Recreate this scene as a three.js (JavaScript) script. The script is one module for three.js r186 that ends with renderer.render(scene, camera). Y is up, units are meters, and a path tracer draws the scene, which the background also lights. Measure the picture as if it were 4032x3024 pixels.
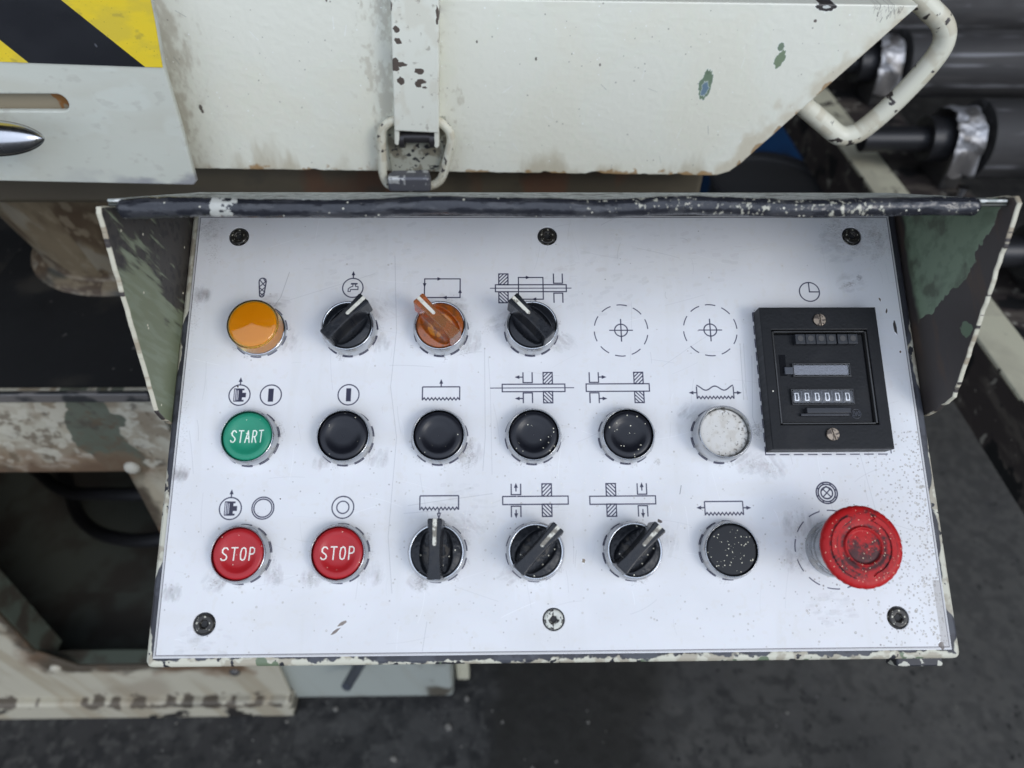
import * as THREE from 'three';
import { RoundedBoxGeometry } from 'three/addons/geometries/RoundedBoxGeometry.js';
import { mergeGeometries } from 'three/addons/utils/BufferGeometryUtils.js';
import { TextGeometry } from 'three/addons/geometries/TextGeometry.js';
import { FontLoader } from 'three/addons/loaders/FontLoader.js';

// ---------------------------------------------------------------- camera, sky, sun, exposure
const scene = new THREE.Scene();
const V3 = (x, y, z) => new THREE.Vector3(x, y, z);
// the panel's own frame: x to the right, y up the slope, z out of the plate; it leans 31.5 degrees from level
const TILT = THREE.MathUtils.degToRad(31.5);
const panelQuat = new THREE.Quaternion().setFromAxisAngle(V3(1, 0, 0), -(Math.PI / 2 - TILT));
const panelPos = V3(-0.15, 0.95, 0);
const camera = new THREE.PerspectiveCamera(54.753, 4 / 3, 0.02, 120);
{
  const r = V3(-0.249618, 0.0190008, 0.0065874), angle = r.length();
  const q = new THREE.Quaternion().setFromAxisAngle(r.clone().normalize(), angle).conjugate();
  camera.quaternion.copy(panelQuat).multiply(q);
  camera.position.copy(V3(0.131007, -0.010523, 0.391884).applyQuaternion(panelQuat).add(panelPos));
}
camera.focus = 0.43;
camera.userData.fStop = 6.5;
camera.updateMatrixWorld(true);

const sunDir = V3(0.66, 0.52, 0.72).normalize();
{
  const w = 256, h = 128, data = new Float32Array(w * h * 4);
  for (let j = 0; j < h; j++) for (let i = 0; i < w; i++) {
    const el = ((j + 0.5) / h - 0.5) * Math.PI, az = ((i + 0.5) / w - 0.5) * 2 * Math.PI;
    const d = V3(Math.cos(el) * Math.cos(az), Math.sin(el), Math.cos(el) * Math.sin(az));
    const up = Math.max(0, d.y), glow = Math.pow(Math.max(0, d.dot(sunDir)), 3);
    const cloud = 1 + 0.10 * Math.sin(d.x * 5 + 2 * d.z) * Math.sin(d.z * 6 + 1) * Math.sin(d.y * 7);
    const b = (0.98 + 0.25 * up + 0.15 * glow) * cloud, k = (j * w + i) * 4;
    const g = d.y < 0 ? 0.35 : 1;
    data[k] = b * 0.87 * g; data[k + 1] = b * 0.985 * g; data[k + 2] = b * 1.21 * g; data[k + 3] = 1;
  }
  const sky = new THREE.DataTexture(data, w, h, THREE.RGBAFormat, THREE.FloatType);
  sky.mapping = THREE.EquirectangularReflectionMapping; sky.magFilter = sky.minFilter = THREE.LinearFilter; sky.needsUpdate = true;
  scene.background = sky; scene.environment = sky;
}
const sun = new THREE.DirectionalLight(new THREE.Color(1, 0.965, 0.91), 0.8);
sun.position.copy(sunDir).multiplyScalar(5).add(V3(0, 0.9, -0.2)); sun.target.position.set(0, 0.9, -0.2);
sun.castShadow = true; sun.shadow.radius = 40; sun.shadow.mapSize.set(2048, 2048);
Object.assign(sun.shadow.camera, { left: -2.5, right: 2.5, top: 2.5, bottom: -2.5, near: 0.1, far: 14 });
scene.add(sun, sun.target);
const renderer = new THREE.WebGLRenderer({ antialias: true });
renderer.toneMapping = THREE.LinearToneMapping;
renderer.toneMappingExposure = 1.2;
renderer.shadowMap.enabled = true;

// ---------------------------------------------------------------- pixels of the photograph to points on known planes
const F = 2920.254, D = 0.5486;                                    // D: the photograph seen at 2212 x 1659
function ray(px, py) { return V3((px / D - 2016) / F, -(py / D - 1512) / F, -1).applyQuaternion(camera.quaternion); }
function onZ(px, py, z) { const d = ray(px, py), t = (z - camera.position.z) / d.z; return camera.position.clone().addScaledVector(d, t); }
function onY(px, py, y) { const d = ray(px, py), t = (y - camera.position.y) / d.y; return camera.position.clone().addScaledVector(d, t); }

// ---------------------------------------------------------------- noise and textures
let seed = 7;
const rnd = () => { seed = (seed * 1664525 + 1013904223) >>> 0; return seed / 4294967296; };
const rr = (a, b) => a + (b - a) * rnd();
const hsh = (x, y, s) => { let h = Math.imul(x, 374761393) ^ Math.imul(y, 668265263) ^ Math.imul(s, 2147483647); h = Math.imul(h ^ (h >>> 13), 1274126177); h ^= h >>> 16; return (h >>> 0) / 4294967296; };
function vn(x, y, s) {
  const xi = Math.floor(x), yi = Math.floor(y), fx = x - xi, fy = y - yi, u = fx * fx * (3 - 2 * fx), v = fy * fy * (3 - 2 * fy);
  const a = hsh(xi, yi, s), b = hsh(xi + 1, yi, s), c = hsh(xi, yi + 1, s), d = hsh(xi + 1, yi + 1, s);
  return a + (b - a) * u + (c - a) * v + (a - b - c + d) * u * v;
}
function fbm(x, y, o, s) { let a = 0.5, t = 0, n = 0; for (let i = 0; i < o; i++) { t += a * vn(x, y, s + i * 17); n += a; a *= 0.5; x *= 2.03; y *= 2.03; } return t / n; }
const ss = (a, b, x) => { const t = Math.min(1, Math.max(0, (x - a) / (b - a))); return t * t * (3 - 2 * t); };
const s2l = (c) => (c <= 0.04045 ? c / 12.92 : Math.pow((c + 0.055) / 1.055, 2.4));
const LUT = new Uint8Array(4097); for (let i = 0; i <= 4096; i++) { const c = i / 4096; LUT[i] = Math.round(255 * (c <= 0.0031308 ? c * 12.92 : 1.055 * Math.pow(c, 1 / 2.4) - 0.055)); }
const toS = (c) => LUT[Math.max(0, Math.min(4096, Math.round(c * 4096)))];
const hex = (h) => [s2l(((h >> 16) & 255) / 255), s2l(((h >> 8) & 255) / 255), s2l((h & 255) / 255)];
const col = (o, c, t = 1) => { o.r += (c[0] - o.r) * t; o.g += (c[1] - o.g) * t; o.b += (c[2] - o.b) * t; };
function dt(data, w, h, srgb, repeat) {
  const t = new THREE.DataTexture(data, w, h, THREE.RGBAFormat); t.magFilter = THREE.LinearFilter; t.minFilter = THREE.LinearMipmapLinearFilter; t.generateMipmaps = true;
  if (srgb) t.colorSpace = THREE.SRGBColorSpace;
  if (repeat) { t.wrapS = t.wrapT = THREE.RepeatWrapping; t.repeat.set(1 / repeat[0], 1 / repeat[1]); }
  t.needsUpdate = true; return t;
}
// one surface W x H metres, pw pixels wide; fn(x, y, o) sets colour (linear), roughness and relief; over: a canvas drawn on top
function surf(W, H, pw, fn, { over, rough = true, bump = 0, tile = false, mat = {} } = {}) {
  const w = pw, h = Math.max(2, Math.round(pw * H / W)), c = new Uint8Array(w * h * 4), ro = rough === true ? new Uint8Array(w * h * 4) : null, bu = bump ? new Uint8Array(w * h * 4) : null;
  const ov = over ? over.getContext('2d').getImageData(0, 0, w, h).data : null;
  const o = { r: 0, g: 0, b: 0, rough: 0.5, h: 0.5 };
  for (let j = 0; j < h; j++) for (let i = 0; i < w; i++) {
    o.rough = 0.5; o.h = 0.5; fn((i + 0.5) / w * W, (j + 0.5) / h * H, o);
    const k = (j * w + i) * 4;
    let R = toS(o.r), G = toS(o.g), B = toS(o.b);
    if (ov) { const q = ((h - 1 - j) * w + i) * 4, a = ov[q + 3] / 255; if (a) { R += (ov[q] - R) * a; G += (ov[q + 1] - G) * a; B += (ov[q + 2] - B) * a; } }
    c[k] = R; c[k + 1] = G; c[k + 2] = B; c[k + 3] = 255;
    if (ro) { const v = Math.max(0, Math.min(255, o.rough * 255)); ro[k] = ro[k + 1] = ro[k + 2] = v; ro[k + 3] = 255; }
    if (bu) { const v = Math.max(0, Math.min(255, o.h * 255)); bu[k] = bu[k + 1] = bu[k + 2] = v; bu[k + 3] = 255; }
  }
  let even = true; if (ro) for (let k = 4; k < ro.length; k += 4) if (ro[k] !== ro[0]) { even = false; break; }
  let rw = w, rh = h, ro2 = ro, bu2 = bu;
  if (w >= 1024) {                                                  // relief and gloss at half the resolution
    rw = w >> 1; rh = h >> 1; const half = (src) => { if (!src) return null; const d = new Uint8Array(rw * rh * 4); for (let j = 0; j < rh; j++) for (let i = 0; i < rw; i++) { const q = (2 * j * w + 2 * i) * 4, v = (src[q] + src[q + 4] + src[q + w * 4] + src[q + w * 4 + 4]) / 4, k = (j * rw + i) * 4; d[k] = d[k + 1] = d[k + 2] = v; d[k + 3] = 255; } return d; };
    ro2 = half(ro); bu2 = half(bu);
  }
  const rep = tile ? [W, H] : null;
  const m = new THREE.MeshPhysicalMaterial({ color: 0xffffff, roughness: rough !== true ? rough : even ? ro[0] / 255 : 1, metalness: 0, ...mat });
  m.map = dt(c, w, h, true, rep); if (ro && !even) m.roughnessMap = dt(ro2, rw, rh, false, rep); if (bu) { m.bumpMap = dt(bu2, rw, rh, false, rep); m.bumpScale = bump; }
  return m;
}
const canvas = (w, h) => { const c = document.createElement('canvas'); c.width = w; c.height = h; return c; };
const plain = (c, rough, metal = 0, extra = {}) => new THREE.MeshPhysicalMaterial({ color: new THREE.Color().setRGB(...(Array.isArray(c) ? c : hex(c))), roughness: rough, metalness: metal, ...extra });

// ---------------------------------------------------------------- building helpers
const used = {};
function numbered(n) { if (!(n in used)) { used[n] = 0; return n; } used[n]++; return n + '_' + String(used[n]).padStart(3, '0'); }
function mesh(name, geo, mat, parent, label) {
  const m = new THREE.Mesh(geo, mat); m.name = name; m.castShadow = m.receiveShadow = true; parent.add(m); if (label) m.userData.label = label; return m;
}
function group(name, parent, label) { const g = new THREE.Group(); g.name = name; parent.add(g); if (label) g.userData.label = label; return g; }
function thing(name, label, category, pos = V3(0, 0, 0), grp) { const g = new THREE.Group(); g.name = numbered(name); g.position.copy(pos); g.userData = { label, category }; if (grp) g.userData.group = grp; scene.add(g); return g; }
const box = (w, h, d, x, y, z, r = 0.001) => { const g = new RoundedBoxGeometry(w, h, d, 2, Math.min(r, w / 2.01, h / 2.01, d / 2.01)); g.translate(x, y, z); return g; };
const lathe = (pts, seg = 64) => { const g = new THREE.LatheGeometry(pts.map(([r, y]) => new THREE.Vector2(r, y)), seg); g.rotateX(Math.PI / 2); return g; };   // around z
const shapeOf = (pts) => new THREE.Shape(pts.map(([x, y]) => new THREE.Vector2(x, y)));
const extr = (s, depth, bev = 0, seg = 2, cs = 24) => new THREE.ExtrudeGeometry(s, { depth: depth - 2 * bev, bevelEnabled: bev > 0, bevelSize: bev, bevelThickness: bev, bevelOffset: -bev, bevelSegments: seg, curveSegments: cs }).translate(0, 0, bev);
function planarUV(g, x0, y0, W, H, ax = 'x', ay = 'y') {
  const p = g.attributes.position, uv = new Float32Array(p.count * 2), get = { x: 'getX', y: 'getY', z: 'getZ' };
  for (let i = 0; i < p.count; i++) { uv[2 * i] = (p[get[ax]](i) - x0) / W; uv[2 * i + 1] = (p[get[ay]](i) - y0) / H; }
  g.setAttribute('uv', new THREE.BufferAttribute(uv, 2)); return g;
}
function metreUV(g) {                                              // by the axis a face points along, in metres
  const a = g.index ? g.toNonIndexed() : g, p = a.attributes.position, n = a.attributes.normal, uv = new Float32Array(p.count * 2);
  for (let i = 0; i < p.count; i += 3) {
    const nx = Math.abs(n.getX(i) + n.getX(i + 1) + n.getX(i + 2)), ny = Math.abs(n.getY(i) + n.getY(i + 1) + n.getY(i + 2)), nz = Math.abs(n.getZ(i) + n.getZ(i + 1) + n.getZ(i + 2));
    for (let k = i; k < i + 3; k++) {
      const x = p.getX(k), y = p.getY(k), z = p.getZ(k);
      const q = nx > ny && nx > nz ? [z, y] : ny > nz ? [x, z] : [x, y];
      uv[2 * k] = q[0]; uv[2 * k + 1] = q[1];
    }
  }
  a.setAttribute('uv', new THREE.BufferAttribute(uv, 2)); return a;
}
const merge = (gs) => mergeGeometries(gs.map((g) => { const a = g.index ? g.toNonIndexed() : g; for (const n of Object.keys(a.attributes)) if (!['position', 'normal', 'uv'].includes(n)) a.deleteAttribute(n); a.clearGroups(); return a; }));
function tube(pts, r, seg = 80, rad = 14) { return new THREE.TubeGeometry(new THREE.CatmullRomCurve3(pts, false, 'catmullrom', 0.5), seg, r, rad); }
function cyl(r, len, axis = 'y', seg = 28, r2 = r) { const g = new THREE.CylinderGeometry(r2, r, len, seg); if (axis === 'x') g.rotateZ(Math.PI / 2); if (axis === 'z') g.rotateX(Math.PI / 2); return g; }

// ---------------------------------------------------------------- shared materials
const CREAM = [0.60, 0.57, 0.42], COOLCREAM = [0.78, 0.775, 0.655], GREEN = [0.13, 0.19, 0.12], BROWN = [0.052, 0.043, 0.038], BLACKP = [0.022, 0.022, 0.026], RUST = [0.16, 0.09, 0.045], DIRT = [0.10, 0.08, 0.055];
const chrome = surf(0.06, 0.06, 256, (x, y, o) => { const n = fbm(x * 900, y * 900, 3, 5), s = ss(0.60, 0.75, fbm(x * 300, y * 300, 4, 9)); col(o, [0.47, 0.48, 0.49]); col(o, [0.40, 0.37, 0.31], s * 0.4); o.rough = 0.08 + 0.06 * n + 0.25 * s; }, { tile: true, mat: { metalness: 1 } });
const steel = plain([0.56, 0.56, 0.57], 0.22, 1);
const darkSteel = plain([0.10, 0.095, 0.09], 0.45, 0.7);
const blackGap = plain([0.02, 0.02, 0.02], 0.7);
// chipped paint over black primer; the amount of chipping is uneven
const chipped = surf(0.2, 0.2, 1024, (x, y, o) => {
  const n = fbm(x * 110, y * 110, 5, 21), m = fbm(x * 30, y * 30, 3, 33), k = ss(0.505, 0.52, n * 0.75 + m * 0.3);
  col(o, [0.55, 0.54, 0.43]); col(o, [0.30, 0.26, 0.18], 0.7 * ss(0.5, 0.7, fbm(x * 260, y * 260, 4, 41))); col(o, BLACKP, k);
  if (fbm(x * 45, y * 45, 4, 88) > 0.66) col(o, GREEN);
  o.rough = 0.5 + 0.1 * n; o.h = 0.7 - 0.5 * k;
}, { tile: true, bump: 0.0003 });
const creamPaint = surf(0.5, 0.5, 1024, (x, y, o) => {
  const n = fbm(x * 14, y * 14, 5, 3); col(o, CREAM); col(o, [0.42, 0.39, 0.29], 0.55 * ss(0.52, 0.72, n)); col(o, DIRT, 0.5 * ss(0.66, 0.82, fbm(x * 60, y * 60, 5, 13)));
  col(o, BROWN, ss(0.755, 0.765, fbm(x * 40 + 9, y * 40, 4, 57))); o.rough = 0.42 + 0.2 * n; o.h = fbm(x * 500, y * 500, 3, 8);
}, { tile: true, bump: 0.0002 });
const grime = surf(0.6, 0.6, 1024, (x, y, o) => {                    // oily dark iron
  const n = fbm(x * 18, y * 18, 5, 71); col(o, [0.012, 0.012, 0.012]); col(o, [0.035, 0.031, 0.025], ss(0.5, 0.75, n)); col(o, [0.10, 0.09, 0.08], ss(0.84, 0.87, fbm(x * 90, y * 90, 3, 76)));
  o.rough = 0.50 + 0.4 * n; o.h = n;
}, { tile: true, bump: 0.001, mat: { specularIntensity: 0.6 } });
const brownPaint = surf(0.5, 0.5, 1024, (x, y, o) => {                // old brown undercoat with chips
  const n = fbm(x * 22, y * 60, 5, 121); col(o, [0.048, 0.038, 0.034]); col(o, [0.10, 0.085, 0.07], ss(0.5, 0.7, n)); col(o, [0.35, 0.33, 0.27], 0.8 * ss(0.72, 0.76, fbm(x * 60, y * 60, 5, 131)));
  col(o, [0.010, 0.010, 0.010], ss(0.63, 0.66, fbm(x * 26 + 5, y * 26, 4, 141))); o.rough = 0.55; o.h = n;
}, { tile: true, bump: 0.0006 });

// ================================================================ THE SETTING: floor
{
  const W = 2.8, X0 = -1.2, Z0 = 0.4;
  const m = surf(W, W, 2048, (x, y, o) => {
    const X = X0 + x, Z = Z0 - y;                                   // texture y runs away from the operator
    const n = fbm(x * 5, y * 5, 5, 201), f = fbm(x * 60, y * 60, 4, 211), big = fbm(x * 1.6 + 3, y * 1.6, 4, 221);
    const paleMix = ss(0.30, 0.95, X * 0.75 + (n - 0.5) * 0.7 + (-Z) * 0.25 + 0.25);     // oil plus machine shade in the colour; paler, drier, sunlit concrete by the conveyor
    col(o, [0.024, 0.0235, 0.022]); col(o, [0.092, 0.088, 0.078], paleMix);
    const mot = fbm(x * 60, y * 60, 5, 215); col(o, [0.008, 0.008, 0.008], 0.8 * ss(0.45, 0.64, mot * 0.7 + n * 0.3) * (1 - 0.6 * paleMix)); col(o, [0.060, 0.058, 0.053], 0.6 * ss(0.54, 0.74, fbm(x * 85, y * 85, 5, 217)));
    col(o, [0.060, 0.058, 0.054], 0.5 * ss(0.56, 0.75, fbm(x * 22, y * 22, 4, 231)));
    const wet = ss(-0.02, 0.08, 0.17 - Math.hypot((X - 0.10) * 1.0, (Z + 0.30) * 0.8) + (fbm(x * 9, y * 9, 4, 241) - 0.5) * 0.16);
    col(o, [0.014, 0.0125, 0.009], 0.8 * wet);
    const sp = vn(x * 95, y * 95, 251) * 0.6 + vn(x * 190, y * 190, 252) * 0.4;
    col(o, [0.008, 0.008, 0.008], ss(0.82, 0.88, sp) * 0.9);
    if (hsh(Math.floor(x * 420), Math.floor(y * 420), 261) > 0.9997) col(o, [0.25, 0.24, 0.22], 0.7);
    o.rough = 0.86 - 0.14 * wet - 0.1 * ss(0.5, 0.7, n) * (1 - paleMix); o.h = f * 0.6 + big * 0.4;
  }, { tile: true, bump: 0.002 });
  const g = new THREE.PlaneGeometry(40, 40); g.rotateX(-Math.PI / 2);
  const p = g.attributes.position, uv = g.attributes.uv; for (let i = 0; i < p.count; i++) uv.setXY(i, p.getX(i) - X0, Z0 - p.getZ(i));
  const f = mesh('floor', g, m, scene); f.userData = { kind: 'structure', label: 'dark oil stained concrete floor' };
  // crumbs of metal and grit
  const parts = [], spots = [[968, 1572, 7], [725, 1532, 5], [905, 1490, 4], [1008, 1510, 5], [1700, 1540, 3], [620, 1560, 3], [1150, 1660, 4], [850, 1640, 6], [560, 1645, 3], [1270, 1560, 3], [1085, 1560, 3]];
  for (let i = 0; i < 22; i++) spots.push([rr(-20, 2230), rr(1520, 1690), rr(1, 2.4)]);
  for (const [px, py, r] of spots) {
    const q = onY(px, py, 0), s = r * 0.0007, g2 = new THREE.IcosahedronGeometry(s, 1), a = g2.attributes.position;
    for (let i = 0; i < a.count; i++) { const k = 0.75 + 0.5 * hsh(Math.round(a.getX(i) * 1e6), Math.round((a.getY(i) + a.getZ(i)) * 1e6), 5); a.setXYZ(i, a.getX(i) * k * 1.4, a.getY(i) * k * 0.7, a.getZ(i) * k); }
    g2.computeVertexNormals(); g2.rotateY(rnd() * 6); g2.translate(q.x, s * 0.45, q.z); parts.push(g2);
  }
  const grit = mesh('grit', merge(parts), plain([0.16, 0.15, 0.13], 0.8), scene); grit.userData = { kind: 'stuff', label: 'pale crumbs of grit and swarf scattered on the dark floor', category: 'grit' };
}

// the shed the machine stands in: roof over it that ends just ahead of the operator, open to the front; unseen walls added to cut low side light
{
  const wallM = plain([0.22, 0.215, 0.20], 0.85), roofM = plain([0.10, 0.10, 0.098], 0.8);
  const st = (name, g, m, label) => { const o = mesh(name, g, m, scene); o.userData = { kind: 'structure', label }; };
  st('roof', box(14, 0.2, 8.0, 0, 4.6, -3.15, 0.01), roofM, 'shed roof that covers the machine and ends above the operator');
  st('back_wall', box(14, 4.49, 0.2, 0, 2.245, -7.0, 0.01), wallM, 'unseen grey rear wall added to keep low light out of the shed');
  for (const x of [-6.9, 6.9]) st('side_wall', box(0.2, 4.49, 7.8, x, 2.245, -3.0, 0.01), wallM, 'unseen grey side wall added to keep low side light out of the shed');
}

// ================================================================ THE MACHINE: lower cabinet
{
  const ZF = -0.31, XL = -1.5, XR = -0.36, YT = 0.762;
  const t = thing('machine_cabinet', 'cream machine cabinet with peeling paint and open dark access hatch', 'cabinet', V3(-0.6, 0, -0.5));
  const off = V3(0.6, 0, 0.5);
  const put = (name, g, m, parent = t, label) => { g.translate(off.x, off.y, off.z); return mesh(name, g, m, parent, label); };
  const W = XR - XL, H = YT;
  const paint = surf(W, H, 1536, (x, y, o) => {
    const X = XL + x, n = fbm(x * 12, y * 12, 5, 301), f = fbm(x * 50, y * 50, 4, 311);
    const drip = fbm(x * 42 + y * 9, y * 3, 4, 321);
    col(o, [0.40, 0.37, 0.285]); col(o, [0.27, 0.22, 0.14], 0.6 * ss(0.46, 0.74, drip)); col(o, [0.24, 0.20, 0.14], 0.6 * ss(0.48, 0.75, n));
    const above = ss(0.60, 0.66, y + (n - 0.5) * 0.05);               // the strip over the hatch: most of the paint is gone
    const greenAt = Math.exp(-Math.pow((X + 0.432) / 0.035, 2)), peel = ss(0.50, 0.52, 0.55 * fbm(x * 26 + 2, y * 26, 5, 331) + 0.45 * greenAt);
    col(o, [0.20, 0.155, 0.10], 0.8 * above * ss(0.42, 0.62, fbm(x * 34, y * 40, 5, 335)));
    col(o, [0.075, 0.088, 0.062], 0.9 * above * peel); col(o, [0.09, 0.075, 0.05], 0.5 * above * peel * ss(0.5, 0.7, fbm(x * 120, y * 120, 4, 333)));
    col(o, RUST, 0.7 * above * ss(0.58, 0.70, fbm(x * 24, y * 30, 5, 341)) * ss(0.30, 0.10, X + 0.75));
    col(o, [0.05, 0.04, 0.03], 0.6 * ss(0.60, 0.78, fbm(x * 60 + 7, y * 66, 5, 351)) * above);
    col(o, [0.10, 0.07, 0.04], 0.7 * above * ss(0.54, 0.64, 0.5 * f + 0.5 * fbm(x * 190, y * 190, 4, 355))); col(o, [0.46, 0.43, 0.34], 0.7 * above * (1 - peel) * ss(0.55, 0.62, fbm(x * 90 + 3, y * 110, 5, 357)));
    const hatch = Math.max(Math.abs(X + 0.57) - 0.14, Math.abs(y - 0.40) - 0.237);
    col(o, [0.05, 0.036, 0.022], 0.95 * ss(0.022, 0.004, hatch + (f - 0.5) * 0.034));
    col(o, RUST, 0.5 * ss(0.035, 0.02, hatch + (f - 0.5) * 0.05) * ss(0.45, 0.6, n));
    const low = Math.abs(y - 0.052) + (0.5 - fbm(x * 70, y * 70, 4, 361)) * 0.05 - 0.004 + 0.014 * (1 - ss(0.5, 0.6, fbm(x * 12, 3, 3, 363))); col(o, [0.075, 0.058, 0.04], 0.9 * ss(0.006, 0.003, low));
    col(o, [0.018, 0.015, 0.012], ss(0.64, 0.66, fbm(x * 18, y * 40, 4, 371)) * ss(0.07, 0.03, y));
    o.rough = 0.5 + 0.25 * n; o.h = 0.5 + 0.3 * (1 - peel * above) + 0.2 * f;
  }, { bump: 0.0008 });
  const s = shapeOf([[XL, 0.055], [XR, 0.055], [XR, YT], [XL, YT]]);
  const hole = new THREE.Path([[-0.71, 0.215], [-0.665, 0.166], [-0.432, 0.166], [-0.426, 0.637], [-0.71, 0.637]].map(([x, y]) => new THREE.Vector2(x, y))); s.holes.push(hole);
  put('front_panel', planarUV(extr(s, 0.006, 0.0015).translate(0, 0, ZF - 0.006), XL, 0, W, H), paint);
  put('plinth', planarUV(box(W, 0.056, 0.30, (XL + XR) / 2, 0.028, ZF - 0.150 + 0.012, 0.006), XL, 0, W, H), paint);
  // hatch frame: green returns behind the opening
  const green = surf(0.4, 0.4, 512, (x, y, o) => { const n = fbm(x * 30, y * 30, 5, 381); col(o, [0.072, 0.084, 0.064]); col(o, [0.045, 0.038, 0.028], ss(0.45, 0.7, n)); o.rough = 0.5; o.h = n; }, { tile: true });
  const fr = [];
  fr.push(box(0.006, 0.48, 0.04, -0.713, 0.40, ZF - 0.027), box(0.006, 0.48, 0.04, -0.421, 0.40, ZF - 0.027), box(0.30, 0.006, 0.04, -0.567, 0.641, ZF - 0.027), box(0.30, 0.006, 0.022, -0.567, 0.162, ZF - 0.018));
  put('hatch_frame', metreUV(merge(fr)), green);
  // closed inside: undercoat and oil, coloured darker to stand for the hatch's shade
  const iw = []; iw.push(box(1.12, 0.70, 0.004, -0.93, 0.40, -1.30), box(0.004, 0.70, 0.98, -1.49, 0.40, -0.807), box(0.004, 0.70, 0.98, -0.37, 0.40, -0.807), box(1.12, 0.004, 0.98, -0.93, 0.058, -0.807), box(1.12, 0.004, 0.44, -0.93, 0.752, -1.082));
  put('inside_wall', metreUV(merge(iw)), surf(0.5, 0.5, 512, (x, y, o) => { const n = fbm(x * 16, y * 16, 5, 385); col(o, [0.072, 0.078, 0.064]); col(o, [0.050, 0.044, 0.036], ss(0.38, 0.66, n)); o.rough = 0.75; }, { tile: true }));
  put('top_tray', metreUV(box(1.18, 0.010, 0.56, -0.89, YT - 0.0065, -0.592, 0.003)), grime);
  put('tray_edge', metreUV(box(W, 0.012, 0.006, (XL + XR) / 2, YT - 0.004, ZF + 0.0035, 0.002)), surf(0.3, 0.3, 256, (x, y, o) => { const n = fbm(x * 40, y * 40, 4, 391); col(o, [0.12, 0.11, 0.10]); col(o, [0.03, 0.03, 0.03], ss(0.45, 0.6, n)); o.rough = 0.35; }, { tile: true }));
  put('back_wall', metreUV(box(1.18, 0.36, 0.01, -0.89, 0.93, -0.872)), grime);
  // screws at the hatch corners
  for (const [px, py, m] of [[283, 1015, plain([0.45, 0.42, 0.34], 0.5)], [118, 1448, plain([0.40, 0.37, 0.29], 0.5)], [506, 1456, darkSteel]]) {
    const q = onZ(px, py, ZF + 0.004), g = lathe([[0, 0.006], [0.004, 0.0055], [0.007, 0.004], [0.0085, 0.001], [0.0085, -0.004], [0, -0.004]], 24); g.translate(q.x, q.y, ZF);
    put('screw', g, m);
  }
  // hose with pale end fittings inside the hatch
  const hose = plain([0.014, 0.014, 0.015], 0.5), pale = plain([0.16, 0.16, 0.165], 0.4);
  put('hose', tube([V3(-1.25, 0.062, -1.0), V3(-0.95, 0.075, -0.80), V3(-0.80, 0.12, -0.62), V3(-0.66, 0.20, -0.52), V3(-0.55, 0.24, -0.50), V3(-0.40, 0.27, -0.54)], 0.012, 50, 12), hose);
  put('hose', tube([V3(-1.30, 0.062, -0.9), V3(-0.98, 0.12, -0.76), V3(-0.80, 0.21, -0.62), V3(-0.66, 0.30, -0.54), V3(-0.55, 0.33, -0.52), V3(-0.40, 0.34, -0.55)], 0.011, 50, 12), hose);
  put('hose_fitting', cyl(0.0135, 0.05, 'x').translate(-0.475, 0.335, -0.528), pale);
  // tapering cast column that stands on the tray
  const cast = surf(0.5, 0.3, 1024, (x, y, o) => {
    const n = fbm(x * 30, y * 30, 5, 401), a = fbm(x * 9, y * 9, 4, 411); col(o, [0.19, 0.145, 0.085]); col(o, [0.085, 0.055, 0.030], ss(0.36, 0.62, n)); col(o, [0.24, 0.19, 0.12], 0.7 * ss(0.56, 0.70, fbm(x * 120, y * 120, 4, 423))); col(o, [0.028, 0.034, 0.030], 0.8 * ss(0.50, 0.62, a)); col(o, [0.26, 0.23, 0.17], 0.6 * ss(0.60, 0.72, fbm(x * 45, y * 45, 4, 421))); o.rough = 0.55; o.h = n;
  }, { tile: true, bump: 0.0015 });
  const cg = new THREE.LatheGeometry([[0.165, 0.24], [0.160, 0.20], [0.150, 0.16], [0.138, 0.12], [0.126, 0.08], [0.115, 0.045], [0.108, 0.022], [0.106, 0.014], [0.109, 0.010], [0.118, 0.006], [0.122, 0.0]].map(([r, y]) => new THREE.Vector2(r, y)), 56);
  cg.attributes.uv.array.forEach((v, i, a) => { a[i] = i % 2 ? v * 0.2 : v * 0.8; }); cg.translate(-0.465, YT - 0.001, -0.585);
  put('casting', cg, cast);
  // beam and post that carry the cover, and the arm of the control panel
  const rail = surf(0.9, 0.3, 1024, (x, y, o) => { const n = fbm(x * 12, y * 30, 5, 501); col(o, [0.070, 0.057, 0.036]); col(o, [0.10, 0.083, 0.053], 0.7 * ss(0.4, 0.75, n)); col(o, [0.12, 0.045, 0.02], 0.6 * ss(0.62, 0.76, fbm(x * 28, y * 10, 4, 511))); col(o, [0.06, 0.05, 0.034], 0.6 * ss(0.56, 0.78, fbm(x * 40, y * 60, 4, 521))); o.rough = 0.55; o.h = n; }, { tile: true, bump: 0.001 });
  put('rail', metreUV(box(0.86, 0.075, 0.12, -0.27, 0.9735, -0.425, 0.006)), rail);
  put('post', metreUV(box(0.10, 0.18, 0.12, -0.20, 0.848, -0.427, 0.006)), grime);
  put('support_arm', box(0.08, 0.05, 0.24, 0.0, 0.905, -0.265, 0.006), darkSteel);
  // drawer-like case at the right end of the base, with a small lever and a tab
  const cool = surf(0.4, 0.3, 512, (x, y, o) => { const n = fbm(x * 16, y * 16, 4, 431), d = fbm(x * 60 + y * 18, y * 6, 4, 441); col(o, [0.34, 0.36, 0.32]); col(o, [0.26, 0.22, 0.14], 0.5 * ss(0.58, 0.78, d) * ss(0.30, 0.02, x)); col(o, [0.30, 0.31, 0.27], 0.4 * ss(0.5, 0.7, n)); col(o, [0.09, 0.08, 0.06], ss(0.66, 0.80, n + 0.2 * ss(0.03, 0.0, Math.hypot(x - 0.27, y - 0.02)))); o.rough = 0.45; }, {});
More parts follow.
